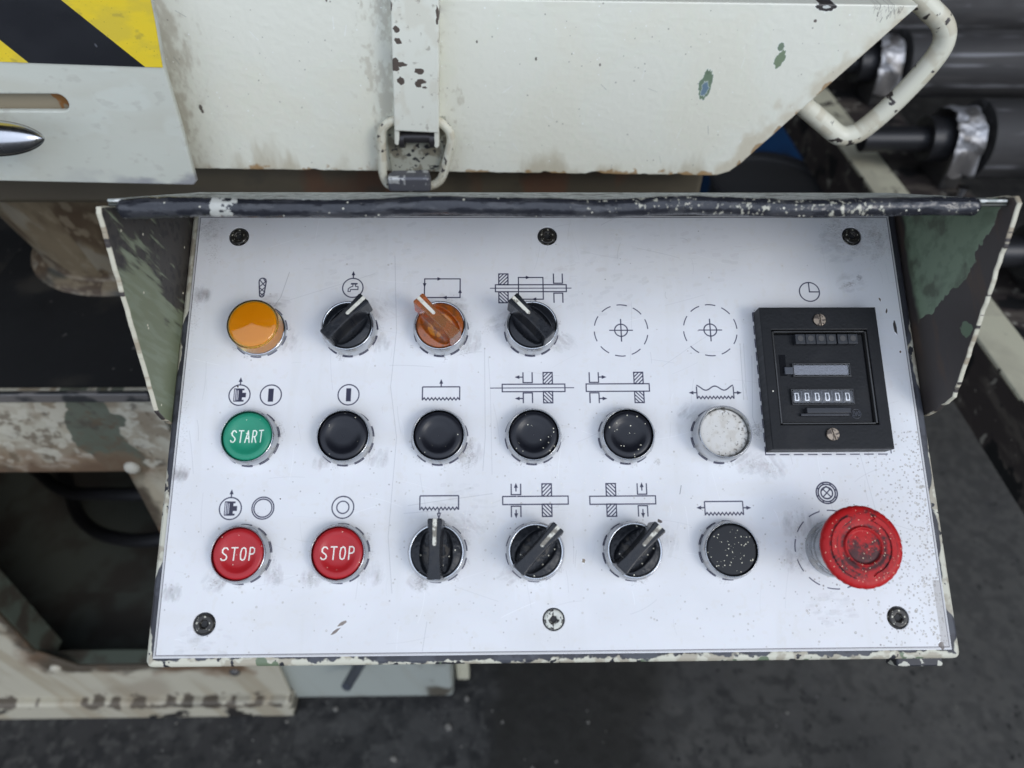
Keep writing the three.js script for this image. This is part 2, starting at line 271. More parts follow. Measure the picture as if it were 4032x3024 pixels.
  const a = onZ(592, 1440, -0.322), b = onZ(980, 1505, -0.322);
  put('side_case', planarUV(box(b.x - a.x, 0.70, 0.34, (a.x + b.x) / 2, b.y + 0.35, -0.322 - 0.17, 0.008), a.x, b.y, 0.4, 0.3), cool);
  put('case_foot', box(b.x - a.x - 0.02, b.y + 0.002, 0.16, (a.x + b.x) / 2 - 0.012, b.y / 2, -0.43, 0.004), blackGap);
  const lv = onZ(762, 1448, -0.312), lg = cyl(0.009, 0.05, 'y', 20, 0.008); lg.rotateX(1.25); lg.rotateY(-0.3); lg.translate(lv.x + 0.004, lv.y + 0.010, -0.300); put('lever', lg, plain([0.05, 0.055, 0.065], 0.3));
  const tb = onZ(1000, 1448, -0.36); put('tab', box(0.022, 0.10, 0.02, tb.x, tb.y + 0.034, -0.36, 0.004), creamPaint);
}
// ================================================================ cover with latch and tube handle
{
  const ZC = -0.33;
  const P = (px, py, z = ZC) => { const q = onZ(px, py, z); return [q.x, q.y]; };
  const t = thing('machine_cover', 'cream painted steel cover with slanted right edge, toggle latch and tube handle', 'machine cover', V3(0, 1.0, -0.45));
  const put = (name, g, m, parent = t, label) => { g.translate(0, -1.0, 0.45); return mesh(name, g, m, parent, label); };
  const pts = [P(1985, 12)]; pts.push(P(1880, 10), P(300, -12), P(300, 363));
  for (let px = 310; px <= 1530; px += 6) {                          // rusted lower edge is ragged
    let py = 363 + (px - 310) * 0.0135 + (vn(px * 0.11, 1, 601) - 0.5) * 1.2; const n = vn(px * 0.028, 3, 603); if (n > 0.80) py -= (n - 0.80) * 26; pts.push(P(px, py));
  }
  pts.push(P(1548, 379), P(1575, 371), P(1602, 352));
  const xs = pts.map((q) => q[0]), ys = pts.map((q) => q[1]), x0 = Math.min(...xs), y0 = Math.min(...ys), W = Math.max(...xs) - x0, H = Math.max(...ys) - y0;
  const px2 = 2048, S = px2 / W, ov = canvas(px2, Math.round(px2 * H / W)), c = ov.getContext('2d');
  const blob = (px, py, r, color, sx = 1, sy = 1, z = ZC, jag = 0.5, rot = 0) => {
    const [X, Y] = P(px, py, z); c.save(); c.translate((X - x0) * S, ov.height - (Y - y0) * S); c.rotate(rot); c.fillStyle = color; c.beginPath();
    const n = r > 4 ? 34 : 12, sd = Math.floor(rnd() * 1e4); if (r > 6) { c.strokeStyle = 'rgba(250,251,244,0.8)'; c.lineWidth = 2; } for (let i = 0; i < n; i++) { const a = i / n * Math.PI * 2, q = r * 0.00036 * S * (1 - jag * 0.6 + jag * 1.2 * (0.65 * vn(Math.cos(a) * 1.6 + 9, Math.sin(a) * 1.6 + 9, sd) + 0.35 * rnd())); c.lineTo(Math.cos(a) * q * sx, Math.sin(a) * q * sy); } c.closePath(); if (r > 6) c.stroke(); c.fill(); c.restore();
  };
  blob(1525, 182, 24, '#75866f', 0.50, 1.15, ZC, 0.7, 0.06); blob(1523, 192, 13, '#6f8593', 0.6, 1.1, ZC, 0.9); blob(1529, 157, 5, '#6d7c66', 1.1, 0.7);
  blob(1686, 128, 16, '#7e8d72', 0.55, 1.15, ZC, 0.7, 0.25); blob(1687, 101, 7.5, '#7d8b76', 0.75, 1.1, ZC, 0.6); blob(1782, 14, 16, '#3c3836', 1.2, 0.5); blob(1786, 15, 6, '#cfd0c8', 1.3, 0.5); blob(1761, 45, 3, '#6a625a');
  for (let i = 0; i < 260; i++) { const px = rr(330, 1900), py = rr(0, 378); blob(px, py, rr(0.6, 1.6), rnd() > 0.5 ? 'rgba(252,253,250,0.75)' : 'rgba(95,90,80,0.45)', 1, 1, ZC, 0.3); }
  for (const [px, py, r] of [[433, 232, 5], [437, 240, 4], [1158, 127, 3], [1296, 140, 2.5], [705, 0, 3], [1030, 90, 2.5]]) blob(px, py, r, 'rgba(70,62,55,0.8)', 0.7, 1.2);
  c.lineCap = 'round';
  for (let i = 0; i < 26; i++) { const [X, Y] = P(rr(360, 1700), rr(10, 360)); c.strokeStyle = rnd() > 0.4 ? 'rgba(250,252,250,0.55)' : 'rgba(120,125,120,0.5)'; c.lineWidth = rr(0.7, 1.6); c.beginPath(); const ax = (X - x0) * S, ay = ov.height - (Y - y0) * S; c.moveTo(ax, ay); c.lineTo(ax + rr(-26, 26), ay + rr(6, 30)); c.stroke(); }
  for (let i = 0; i < 60; i++) { const t = rnd(), q = P(1893 + 55 * t + rr(-8, 8), 8 + rr(0, 34) * (1 - 0.5 * t)); c.strokeStyle = `rgba(62,56,54,${rr(0.12, 0.5).toFixed(2)})`; c.lineWidth = rr(0.6, 2.2); c.beginPath(); const ax = (q[0] - x0) * S, ay = ov.height - (q[1] - y0) * S; c.moveTo(ax, ay); c.lineTo(ax + rr(-4, 4), ay + rr(2, 12)); c.stroke(); }
  const guardA = P(330, 0), guardB = P(424, 392), latch = P(895, 330);
  const [sx1, sy1] = P(1602, 352), [sx2, sy2] = P(1985, 12), sl = Math.hypot(sx2 - sx1, sy2 - sy1);
  const paint = surf(W, H, px2, (x, y, o) => {
    const X = x0 + x, Y = y0 + y, n = fbm(x * 18, y * 18, 5, 611), f = fbm(x * 160, y * 160, 4, 621);
    col(o, COOLCREAM); col(o, [0.76, 0.735, 0.59], 0.5 * ss(0.42, 0.72, n));
    const gx = guardA[0] + (guardB[0] - guardA[0]) * (guardA[1] - Y) / (guardA[1] - guardB[1]);      // brown dirt rubbed on along the guard plate
    const dg = X - gx; col(o, [0.36, 0.30, 0.21], 0.5 * ss(0.030, 0.0, dg + (0.5 * fbm(x * 60, y * 30, 5, 631) + 0.5 * fbm(x * 300, y * 160, 4, 633) - 0.42) * 0.10));
    const bot = y - (0.004 * ((x0 + W - X) / W)); const st = fbm(x * 36, y * 14, 5, 641);
    col(o, [0.42, 0.35, 0.22], 0.6 * ss(0.020, 0.0, bot + (0.66 - st) * 0.085)); col(o, [0.34, 0.18, 0.05], 0.8 * ss(0.004, 0.0005, bot + (0.58 - fbm(x * 120, y * 120, 4, 651)) * 0.022));
    const ds = ((X - sx1) * (sy2 - sy1) - (Y - sy1) * (sx2 - sx1)) / sl * -1;                           // distance from the slanted edge
    col(o, [0.50, 0.41, 0.26], 0.5 * ss(0.014, 0.0, ds + (0.62 - fbm(x * 50, y * 50, 4, 661)) * 0.05)); col(o, [0.34, 0.20, 0.08], 0.8 * ss(0.003, 0.0005, ds + (0.62 - fbm(x * 80, y * 80, 4, 671)) * 0.035));
    const dl = Math.max(Math.abs(X - latch[0]) - 0.020, 0); col(o, [0.46, 0.41, 0.31], 0.5 * ss(0.018, 0.0, dl + Math.max(0, Y - 1.05) * 0.12 + (0.4 * fbm(x * 90, y * 50, 5, 681) + 0.6 * fbm(x * 330, y * 220, 4, 683) - 0.40) * 0.09));
    void f; o.rough = 0.27 + 0.15 * n; o.h = fbm(x * 300, y * 300, 3, 691) * 0.6 + n * 0.4;
  }, { over: ov, bump: 0.0004 });
  const g = extr(shapeOf(pts), 0.30, 0.0010, 2); g.translate(0, 0, ZC - 0.30); put('shell', planarUV(g, x0, y0, W, H), paint);
  // tube handle
  const hp = [[1962, -32], [1985, -4], [2008, 20], [2034, 48], [2041, 78], [2028, 112], [1990, 160], [1926, 226], [1868, 276], [1840, 291], [1812, 292], [1782, 268], [1747, 238], [1722, 216]].map(([a, b]) => onZ(a, b, ZC - 0.02));
  const hm = surf(0.45, 0.05, 1024, (x, y, o) => { const n = fbm(x * 40, y * 40, 5, 701); col(o, [0.68, 0.66, 0.53]); col(o, [0.50, 0.44, 0.31], 0.6 * ss(0.50, 0.72, n)); col(o, BROWN, ss(0.755, 0.77, fbm(x * 90, y * 90, 4, 711) + 0.13 * ss(0.05, 0.0, Math.abs(x - 0.345)) + 0.07 * ss(0.04, 0, Math.abs(x - 0.06)))); o.rough = 0.35 + 0.2 * n; }, {});
  put('handle', tube(hp, 0.0078, 140, 20), hm);
  // toggle latch
  const LZ = ZC + 0.015, lt = group('toggle_latch', t, 'cream toggle latch with chipped lever and wire loop');
  const lp = [P(842, -30, LZ), P(948, -30, LZ), P(948, 288, LZ), P(852, 283, LZ)];
  const lw = 0.04, lx0 = Math.min(...lp.map((q) => q[0])) - 0.002, ly0 = P(852, 330, LZ)[1], lh = lp[0][1] - ly0;
  const lov = canvas(512, Math.round(512 * lh / lw)), lc = lov.getContext('2d'), LS = 512 / lw;
  for (const [px, py, r, sx, sy] of [[856, 64, 6, 1, 1], [860, 89, 7, 1, 0.9], [852, 140, 12, 0.7, 1.1], [865, 139, 9, 1.2, 0.5], [905, 154, 8, 1.1, 0.7], [866, 174, 7, 0.9, 1.1], [909, 176, 9, 1.2, 0.6], [903, 183, 7, 0.8, 1.0], [917, 189, 4, 1.2, 0.5], [945, 30, 7, 0.4, 2.4], [944, 46, 4, 0.5, 1.6], [844, 12, 5, 0.5, 2]]) {
    const [X, Y] = P(px, py, LZ); lc.fillStyle = '#5b5149'; lc.beginPath(); for (let i = 0; i < 11; i++) { const a = i / 11 * 6.283, q = r * 0.00036 * LS * (0.7 + 0.6 * rnd()); lc.lineTo((X - lx0) * LS + Math.cos(a) * q * sx, lov.height - (Y - ly0) * LS + Math.sin(a) * q * sy); } lc.fill();
  }
  const lm = surf(lw, lh, 512, (x, y, o) => { const n = fbm(x * 90, y * 60, 5, 721); col(o, [0.76, 0.76, 0.65]); col(o, [0.60, 0.55, 0.42], 0.35 * ss(0.5, 0.7, n)); col(o, [0.25, 0.21, 0.15], 0.5 * ss(0.68, 0.80, fbm(x * 220, y * 220, 4, 731))); o.rough = 0.35 + 0.15 * n; }, { over: lov });
  const lever = [extr(shapeOf(lp), 0.003, 0.001).translate(0, 0, LZ - 0.003)];
  const side = (pa, pb, w) => extr(shapeOf([pa, [pa[0] + w, pa[1]], [pb[0] + w, pb[1]], [pb[0] + w * 0.5, pb[1] - 0.0015], pb]), 0.0135, 0.0008).translate(0, 0, LZ - 0.0150);
  lever.push(side(lp[0], P(852, 313, LZ), 0.0036), side([lp[1][0] - 0.0036, lp[1][1]], [P(948, 319, LZ)[0] - 0.0036, P(948, 319, LZ)[1]], 0.0036));
  put('lever', planarUV(merge(lever), lx0, ly0, lw, lh), lm, lt);
  const bp = [P(838, 250, ZC), P(962, 250, ZC), P(968, 300, ZC), P(948, 362, ZC), P(846, 366, ZC), P(836, 300, ZC)];
  const dirtyPlate = surf(0.06, 0.06, 512, (x, y, o) => { const n = fbm(x * 130, y * 130, 5, 741); col(o, [0.36, 0.36, 0.29]); col(o, [0.16, 0.14, 0.10], 0.85 * ss(0.45, 0.6, n)); col(o, [0.03, 0.03, 0.03], ss(0.62, 0.68, fbm(x * 300, y * 300, 4, 743))); o.rough = 0.5; }, { tile: true });
  put('back_plate', extr(shapeOf(bp), 0.004, 0.001).translate(0, 0, ZC), dirtyPlate, lt);
  const pa = onZ(868, 296, ZC + 0.008), pb = onZ(934, 298, ZC + 0.008);
  put('pivot_pin', merge([cyl(0.0042, pb.x - pa.x, 'x').translate((pa.x + pb.x) / 2, pa.y, ZC + 0.008), cyl(0.0065, 0.004, 'x').translate(pa.x, pa.y - 0.002, ZC + 0.007), cyl(0.0065, 0.004, 'x').translate(pb.x, pa.y - 0.002, ZC + 0.007)]), plain([0.045, 0.042, 0.042], 0.4, 0.4), lt);
  const loop = [[860, 258], [842, 264], [826, 280], [824, 305], [826, 345], [827, 374], [834, 392], [846, 401], [880, 404], [925, 402], [948, 392], [959, 372], [968, 335], [974, 305], [970, 284], [956, 268], [940, 258]].map(([a, b]) => onZ(a, b, LZ - 0.006));
  put('wire_loop', tube(loop, 0.0034, 140, 12), hm, lt);
  const hk = onZ(885, 391, LZ - 0.002), hm2 = surf(0.05, 0.05, 512, (x, y, o) => { const n = fbm(x * 150, y * 150, 5, 751); col(o, [0.13, 0.13, 0.14]); col(o, [0.55, 0.55, 0.52], ss(0.50, 0.60, n)); o.rough = 0.4; }, { tile: true, mat: { metalness: 0.35 } });
  put('hook', metreUV(merge([box(0.0335, 0.0135, 0.010, hk.x, hk.y, hk.z + 0.002, 0.003), box(0.030, 0.010, 0.012, hk.x, hk.y - 0.001, hk.z - 0.008, 0.002)])), hm2, lt);
  put('hook_arm', box(0.026, 0.008, 0.052, hk.x, hk.y - 0.003, hk.z - 0.036, 0.002), darkSteel, lt);
}
// ================================================================ guard plate with hazard tape, slot and handle
{
  const ZG = -0.30, P = (px, py, z = ZG) => { const q = onZ(px, py, z); return [q.x, q.y]; };
  const t = thing('guard_plate', 'pale grey sliding guard plate with black and yellow hazard tape', 'guard plate', V3(-0.4, 1.0, -0.30));
  const put = (name, g, m, parent = t) => mesh(name, g.translate(0.4, -1.0, 0.30), m, parent);
  const br = P(424, 391), pts = [P(-150, 388), P(408, 400), P(418, 400), P(424, 393), P(388, 260), P(354, 146), P(338, 50), P(322, -25), P(-150, -35)];
  const x0 = P(-150, 388)[0] - 0.002, y0 = P(408, 402)[1] - 0.002, W = br[0] - x0 + 0.002, H = 0.16;
  const m = surf(W, H, 1536, (x, y, o) => {
    const n = fbm(x * 14, y * 40, 5, 801), f = fbm(x * 120, y * 180, 4, 811); col(o, [0.56, 0.57, 0.49]); col(o, [0.49, 0.48, 0.39], 0.5 * ss(0.42, 0.72, n)); col(o, [0.62, 0.65, 0.58], 0.4 * ss(0.5, 0.65, fbm(x * 30, y * 60, 4, 821)));
    col(o, [0.34, 0.32, 0.27], 0.25 * ss(0.66, 0.82, f));
    const bare = ss(0.014, 0.004, y + (0.5 - fbm(x * 45, y * 60, 4, 831)) * 0.03) * ss(0.10, 0.0, W - x - (fbm(x * 30, y * 30, 3, 841)) * 0.05); col(o, [0.27, 0.27, 0.28], 0.85 * bare);
    o.rough = 0.42 + 0.15 * n; o.h = f * 0.5 + 0.5 * n;
  }, { bump: 0.0003 });
  const s = shapeOf(pts), a = P(128, 222), hh = Math.abs(P(100, 204)[1] - P(100, 240)[1]) / 2, hole = new THREE.Path(); const lx = P(-120, 222)[0];
  hole.moveTo(lx, a[1] + hh); hole.lineTo(a[0], a[1] + hh); hole.absarc(a[0], a[1], hh, Math.PI / 2, -Math.PI / 2, true); hole.lineTo(lx, a[1] - hh); hole.lineTo(lx, a[1] + hh); s.holes.push(hole);
  put('plate', planarUV(extr(s, 0.005, 0.0012, 2).translate(0, 0, ZG - 0.005), x0, y0, W, H), m);
  const bm = surf(0.3, 0.08, 1024, (x, y, o) => { const n = fbm(x * 80, y * 80, 5, 851); col(o, [0.34, 0.29, 0.20]); col(o, [0.14, 0.10, 0.06], ss(0.48, 0.6, n)); col(o, [0.30, 0.13, 0.03], ss(0.62, 0.66, fbm(x * 60 + 3, y * 40, 4, 861))); o.rough = 0.6; }, { tile: true });
  put('slide_bar', metreUV(box(0.30, 0.05, 0.006, a[0] - 0.10, a[1], ZG - 0.014, 0.001)), bm);
  put('slide_block', metreUV(box(0.26, 0.10, 0.016, -0.40, 1.035, ZG - 0.0255, 0.001)), darkSteel);
  // hazard tape: printed bands on a thin sheet
  const tp = [P(-150, 127), P(352, 145), P(336, 50), P(321, -25), P(-150, -35)], tx0 = P(-150, 127)[0], ty0 = P(352, 147)[1], TW = P(352, 145)[0] - tx0 + 0.002, TH = tp[3][1] - ty0 + 0.004;
  const TS = 1024 / TW, tc = canvas(1024, Math.round(1024 * TH / TW)), c = tc.getContext('2d'), T = (px, py) => { const q = P(px, py); return [(q[0] - tx0) * TS, tc.height - (q[1] - ty0) * TS]; };
  const poly = (ps, f) => { c.fillStyle = f; c.beginPath(); ps.forEach((q) => c.lineTo(...T(...q))); c.fill(); };
  const B = (k) => [[134 - k, 0 - 0], [311 - k, 141]];                 // right edge of a black band, k pixels to the left of the one in view
  for (const k of [0, 480, 960]) poly([[134 - k - 25, -20 - 0], [311 - k + 5, 141 + 4], [311 - k - 235, 141 + 4], [134 - k - 265, -20]].map(([x, y]) => [x, y]), '#1b1c20');
  for (let i = 0; i < 140; i++) { const q = [rr(-20, 350), rr(-10, 140)], [X, Y] = T(...q); c.fillStyle = rnd() > 0.5 ? 'rgba(40,36,28,0.6)' : 'rgba(120,110,60,0.35)'; c.beginPath(); c.ellipse(X, Y, rr(0.6, 2.6), rr(0.5, 1.2), rr(0, 3), 0, 7); c.fill(); }
  for (const q of [[50, 10, 1], [60, 30, 0.7], [80, 20, 0.8]]) { const [X, Y] = T(q[0], q[1]); c.strokeStyle = 'rgba(10,10,12,0.6)'; c.lineWidth = 2; c.beginPath(); c.moveTo(X, Y); c.lineTo(X + 14, Y - 6); c.stroke(); }
  { const [X, Y] = T(208, 97); c.fillStyle = 'rgba(130,132,138,0.5)'; c.beginPath(); c.ellipse(X, Y, 5, 9, -0.3, 0, 7); c.fill(); }
  const tm = surf(TW, TH, 1024, (x, y, o) => { const n = fbm(x * 40, y * 90, 5, 871); col(o, [0.78, 0.58, 0.028]); col(o, [0.60, 0.46, 0.05], 0.6 * ss(0.45, 0.65, n)); col(o, [0.30, 0.24, 0.06], 0.5 * ss(0.66, 0.82, fbm(x * 90, y * 120, 4, 881))); o.rough = 0.3 + 0.2 * n; }, { over: tc });
  put('hazard_tape', planarUV(extr(shapeOf(tp), 0.0006).translate(0, 0, ZG + 0.0002), tx0, ty0, TW, TH), tm);
  // polished tapering handle that points to the right
  const hz = ZG + 0.036, tip = onZ(96, 299, hz), hr = 0.0118, prof = [];
  for (let i = 0; i <= 60; i++) { const u = Math.pow(i / 60, 1.8), L = 0.088; prof.push(new THREE.Vector2(Math.max(0.00001, hr * Math.pow(1 - Math.pow(1 - Math.min(1, u * L / 0.034), 2.0), 0.62) * (u > 0.55 ? 1 - 0.45 * Math.pow((u - 0.55) / 0.45, 1.4) : 1)), -u * L)); }
  const hg = new THREE.LatheGeometry(prof, 48); hg.rotateZ(-Math.PI / 2); hg.translate(tip.x, tip.y, hz);
  put('handle', hg, surf(0.1, 0.1, 256, (x, y, o) => { col(o, [0.52, 0.52, 0.53]); const n = fbm(x * 30, y * 500, 3, 891); o.rough = 0.16 + 0.14 * n; }, { mat: { metalness: 1 } }));
  put('handle_stem', merge([cyl(0.007, 0.045, 'z').translate(tip.x - 0.094, tip.y, ZG + 0.02), new THREE.SphereGeometry(0.011, 24, 16).translate(tip.x - 0.094, tip.y, hz)]), steel);
}

// ================================================================ roller conveyor beyond, blue crate and dark drum
{
  const t = thing('roller_conveyor', 'conveyor of thick dark rollers carried on cream and brown side beams', 'conveyor', V3(0.95, 0, -1.0));
  const put = (name, g, m, parent = t) => mesh(name, g.translate(-0.95, 0, 1.0), m, parent);
  put('side_beam', metreUV(box(0.055, 0.006, 3.0, 0.5895, 0.697, -0.75, 0.002)), creamPaint);
  put('beam_web', metreUV(box(0.006, 0.085, 3.0, 0.566, 0.650, -0.75, 0.002)), brownPaint);
  put('bearing_beam', metreUV(box(0.10, 0.06, 3.0, 0.675, 0.660, -0.75, 0.004)), brownPaint);
  put('bearing_beam', metreUV(box(0.10, 0.06, 3.0, 1.92, 0.660, -0.75, 0.004)), brownPaint);
  for (const z of [-2.1, 0.6]) { put('leg', metreUV(box(0.07, 0.631, 0.07, 0.665, 0.3155, z, 0.004)), brownPaint); put('leg', metreUV(box(0.07, 0.631, 0.07, 1.92, 0.3155, z, 0.004)), brownPaint); }
  const rm = surf(1.2, 0.4, 1024, (x, y, o) => { const n = fbm(x * 10, y * 30, 4, 901), sc = fbm(x * 60, y * 8, 4, 911); col(o, [0.036, 0.034, 0.034]); col(o, [0.060, 0.057, 0.055], 0.7 * ss(0.45, 0.7, n)); col(o, [0.24, 0.24, 0.25], 0.8 * ss(0.66, 0.74, sc) * ss(0.45, 0.65, n)); o.rough = 0.58 + 0.25 * n; }, {});
  const foil = surf(0.12, 0.12, 512, (x, y, o) => { const n = fbm(x * 45, y * 45, 5, 921); col(o, [0.44, 0.44, 0.45]); col(o, [0.12, 0.11, 0.10], 0.9 * ss(0.44, 0.60, n)); o.rough = 0.35 + 0.2 * n; o.h = n; }, { tile: true, bump: 0.006, mat: { metalness: 0.55 } });
  const shaftM = plain([0.022, 0.022, 0.024], 0.4, 0.3);
  for (const [z, x] of [[-1.79, 0.72], [-1.482, 0.72], [-1.173, 0.722], [-0.867, 0.722], [-0.560, 0.722]]) {
    const R = 0.0585, Y = 0.755, r = group('roller', t);
    const body = cyl(R, 1.16, 'y', 48); body.attributes.uv.array.forEach((v, i, a) => { a[i] = v; }); body.rotateZ(Math.PI / 2); body.translate(x + 0.58, Y, z); put('roller_tube', body, rm, r);
    put('shaft', merge([cyl(0.0195, 1.44, 'x').translate(x + 0.545, Y, z), cyl(0.034, 0.036, 'x').translate(0.662, Y, z)]), shaftM, r);
    // crumpled strap over the bearing
    const strap = []; const N = 26, wdt = 0.042;
    const pos = [], idx = [], ruv = [];
    for (let i = 0; i <= N; i++) for (let j = 0; j <= 4; j++) {
      const a = Math.PI * (-0.12 + 1.24 * i / N), rad = 0.048 + 0.010 * (vn(i * 0.9, j * 1.3, 931 + Math.round(z * 10)) - 0.5) + (i < 2 || i > N - 2 ? 0.006 : 0);
      pos.push(0.692 + wdt * (j / 4 - 0.5), Y + Math.sin(a) * rad - (i < 2 || i > N - 2 ? 0.018 : 0), z + Math.cos(a) * rad); ruv.push(i * 0.006, j * 0.008);
    }
    for (let i = 0; i < N; i++) for (let j = 0; j < 4; j++) { const k = i * 5 + j; idx.push(k, k + 1, k + 5, k + 1, k + 6, k + 5); }
    const sg = new THREE.BufferGeometry(); sg.setAttribute('position', new THREE.Float32BufferAttribute(pos, 3)); sg.setAttribute('uv', new THREE.Float32BufferAttribute(ruv, 2)); sg.setIndex(idx); sg.computeVertexNormals();
    put('bearing_strap', sg, foil, r);
    put('bearing_block', merge([box(0.030, 0.066, 0.080, 0.692, Y - 0.034, z, 0.006)]), darkSteel, r);
    put('strap_bolt', cyl(0.008, 0.02, 'y', 8).translate(0.70, 0.697, z + 0.062), steel, r);
  }
  const blue = surf(1, 1, 256, (x, y, o) => { const n = fbm(x * 9, y * 9, 4, 941); col(o, [0.014, 0.085, 0.24]); col(o, [0.02, 0.03, 0.05], 0.6 * ss(0.5, 0.65, n)); o.rough = 0.45; }, { tile: true });
  const cq = onY(1690, 330, 0.34), crate = thing('plastic_crate', 'blue plastic crate on the floor beneath the conveyor', 'crate', V3(cq.x + 0.12, 0, cq.z - 0.10));
  crate.scale.set(0.75, 1, 0.65);
  const put2 = (name, g, m) => mesh(name, g, m, crate);
  for (const s of [-1, 1]) { put2('side_wall', metreUV(box(0.62, 0.30, 0.03, 0, 0.19, s * 0.30, 0.006)), blue); put2('end_wall', metreUV(box(0.03, 0.30, 0.57, s * 0.295, 0.19, 0, 0.006)), blue); }
  put2('lid', metreUV(box(0.64, 0.03, 0.64, 0, 0.345, 0, 0.008)), blue);
  for (const s of [-1, 0, 1]) put2('skid', metreUV(box(0.10, 0.041, 0.60, s * 0.25, 0.0205, 0, 0.005)), blue);
  const dq = onY(1665, 392, 0.40), drum = thing('drum', 'dark grey round drum standing on the floor by the blue crate', 'drum', V3(dq.x, 0, dq.z));
  const lz = (pts, n, m) => mesh(n, new THREE.LatheGeometry(pts.map(([r, y]) => new THREE.Vector2(r, y)), 48), m, drum);
  lz([[0.0001, 0.003], [0.135, 0.003], [0.138, 0.02], [0.138, 0.395], [0.130, 0.395], [0.130, 0.385], [0.0001, 0.385]], 'body', plain([0.055, 0.056, 0.058], 0.5)); lz([[0.131, 0.392], [0.142, 0.392], [0.144, 0.400], [0.139, 0.407], [0.131, 0.404]], 'rim', plain([0.04, 0.04, 0.042], 0.4));
}

// ================================================================ THE CONTROL PANEL (panel frame, metres)
const panel = thing('control_panel', 'sloping white control panel with buttons, selector knobs and a black hood rail', 'control panel', panelPos);
panel.quaternion.copy(panelQuat);
const mm = 0.001;
// housing: folded sheet box with rounded lip
{
  const hs = new THREE.Shape(), x0 = -0.0445, x1 = 0.3655, y0 = -0.0545, y1 = 0.197, r = 0.004;
  hs.moveTo(x0 + r, y0); hs.lineTo(x1 - r, y0); hs.quadraticCurveTo(x1, y0, x1, y0 + r); hs.lineTo(x1, y1 - r); hs.quadraticCurveTo(x1, y1, x1 - r, y1); hs.lineTo(x0 + r, y1); hs.quadraticCurveTo(x0, y1, x0, y1 - r); hs.lineTo(x0, y0 + r); hs.quadraticCurveTo(x0, y0, x0 + r, y0);
  const W = x1 - x0, H = y1 - y0;
  const m = surf(W, H, 2048, (x, y, o) => {
    const n = fbm(x * 130, y * 130, 5, 1001), e = Math.min(x, W - x, y);            // e: distance from the outer edge
    const side = Math.min(x, W - x) < y;                                              // along the sides the paint is mostly gone at the top
    const lim = side ? 0.0030 + (fbm(x * 30, y * 30, 4, 1011) - 0.52) * 0.020 + (0.06 - y) * 0.006 : 0.0026 + (fbm(x * 40, y * 40, 4, 1021) - 0.5) * 0.007 + (fbm(x * 420, y * 420, 3, 1023) - 0.5) * 0.003;
    col(o, [0.030, 0.030, 0.036]); col(o, [0.075, 0.078, 0.09], 0.6 * ss(0.5, 0.65, n));
    const k = ss(0.0004, -0.0004, e - lim + (n - 0.5) * 0.004);
    const cr = { r: 0.56, g: 0.54, b: 0.43 }; col(cr, [0.34, 0.30, 0.22], 0.8 * ss(0.48, 0.62, fbm(x * 180, y * 180, 4, 1031)));
    col(o, [cr.r, cr.g, cr.b], k);
    col(o, BLACKP, k * ss(0.695, 0.71, fbm(x * 190 + 4, y * 190, 4, 1041))); col(o, [0.14, 0.18, 0.11], k * ss(0.775, 0.785, fbm(x * 75 + 8, y * 75, 4, 1051)));
    o.rough = 0.42 + 0.15 * n; o.h = 0.3 + 0.5 * k + 0.2 * n;
  }, { bump: 0.0005 });
  const g = extr(hs, 0.085, 0.003, 4, 6); g.translate(0, 0, -0.085 - 0.0014); mesh('housing', planarUV(g, x0, y0, W, H), m, panel);
  const clipm = surf(0.05, 0.05, 256, (x, y, o) => { const n = fbm(x * 260, y * 260, 5, 1061); col(o, BLACKP); col(o, [0.5, 0.49, 0.4], ss(0.55, 0.57, n)); o.rough = 0.5; }, { tile: true });
  const cg = box(0.024, 0.006, 0.012, 0.346, -0.0555, -0.012, 0.0012); mesh('catch', metreUV(cg), clipm, panel, 'small chipped catch under the lower edge');
}
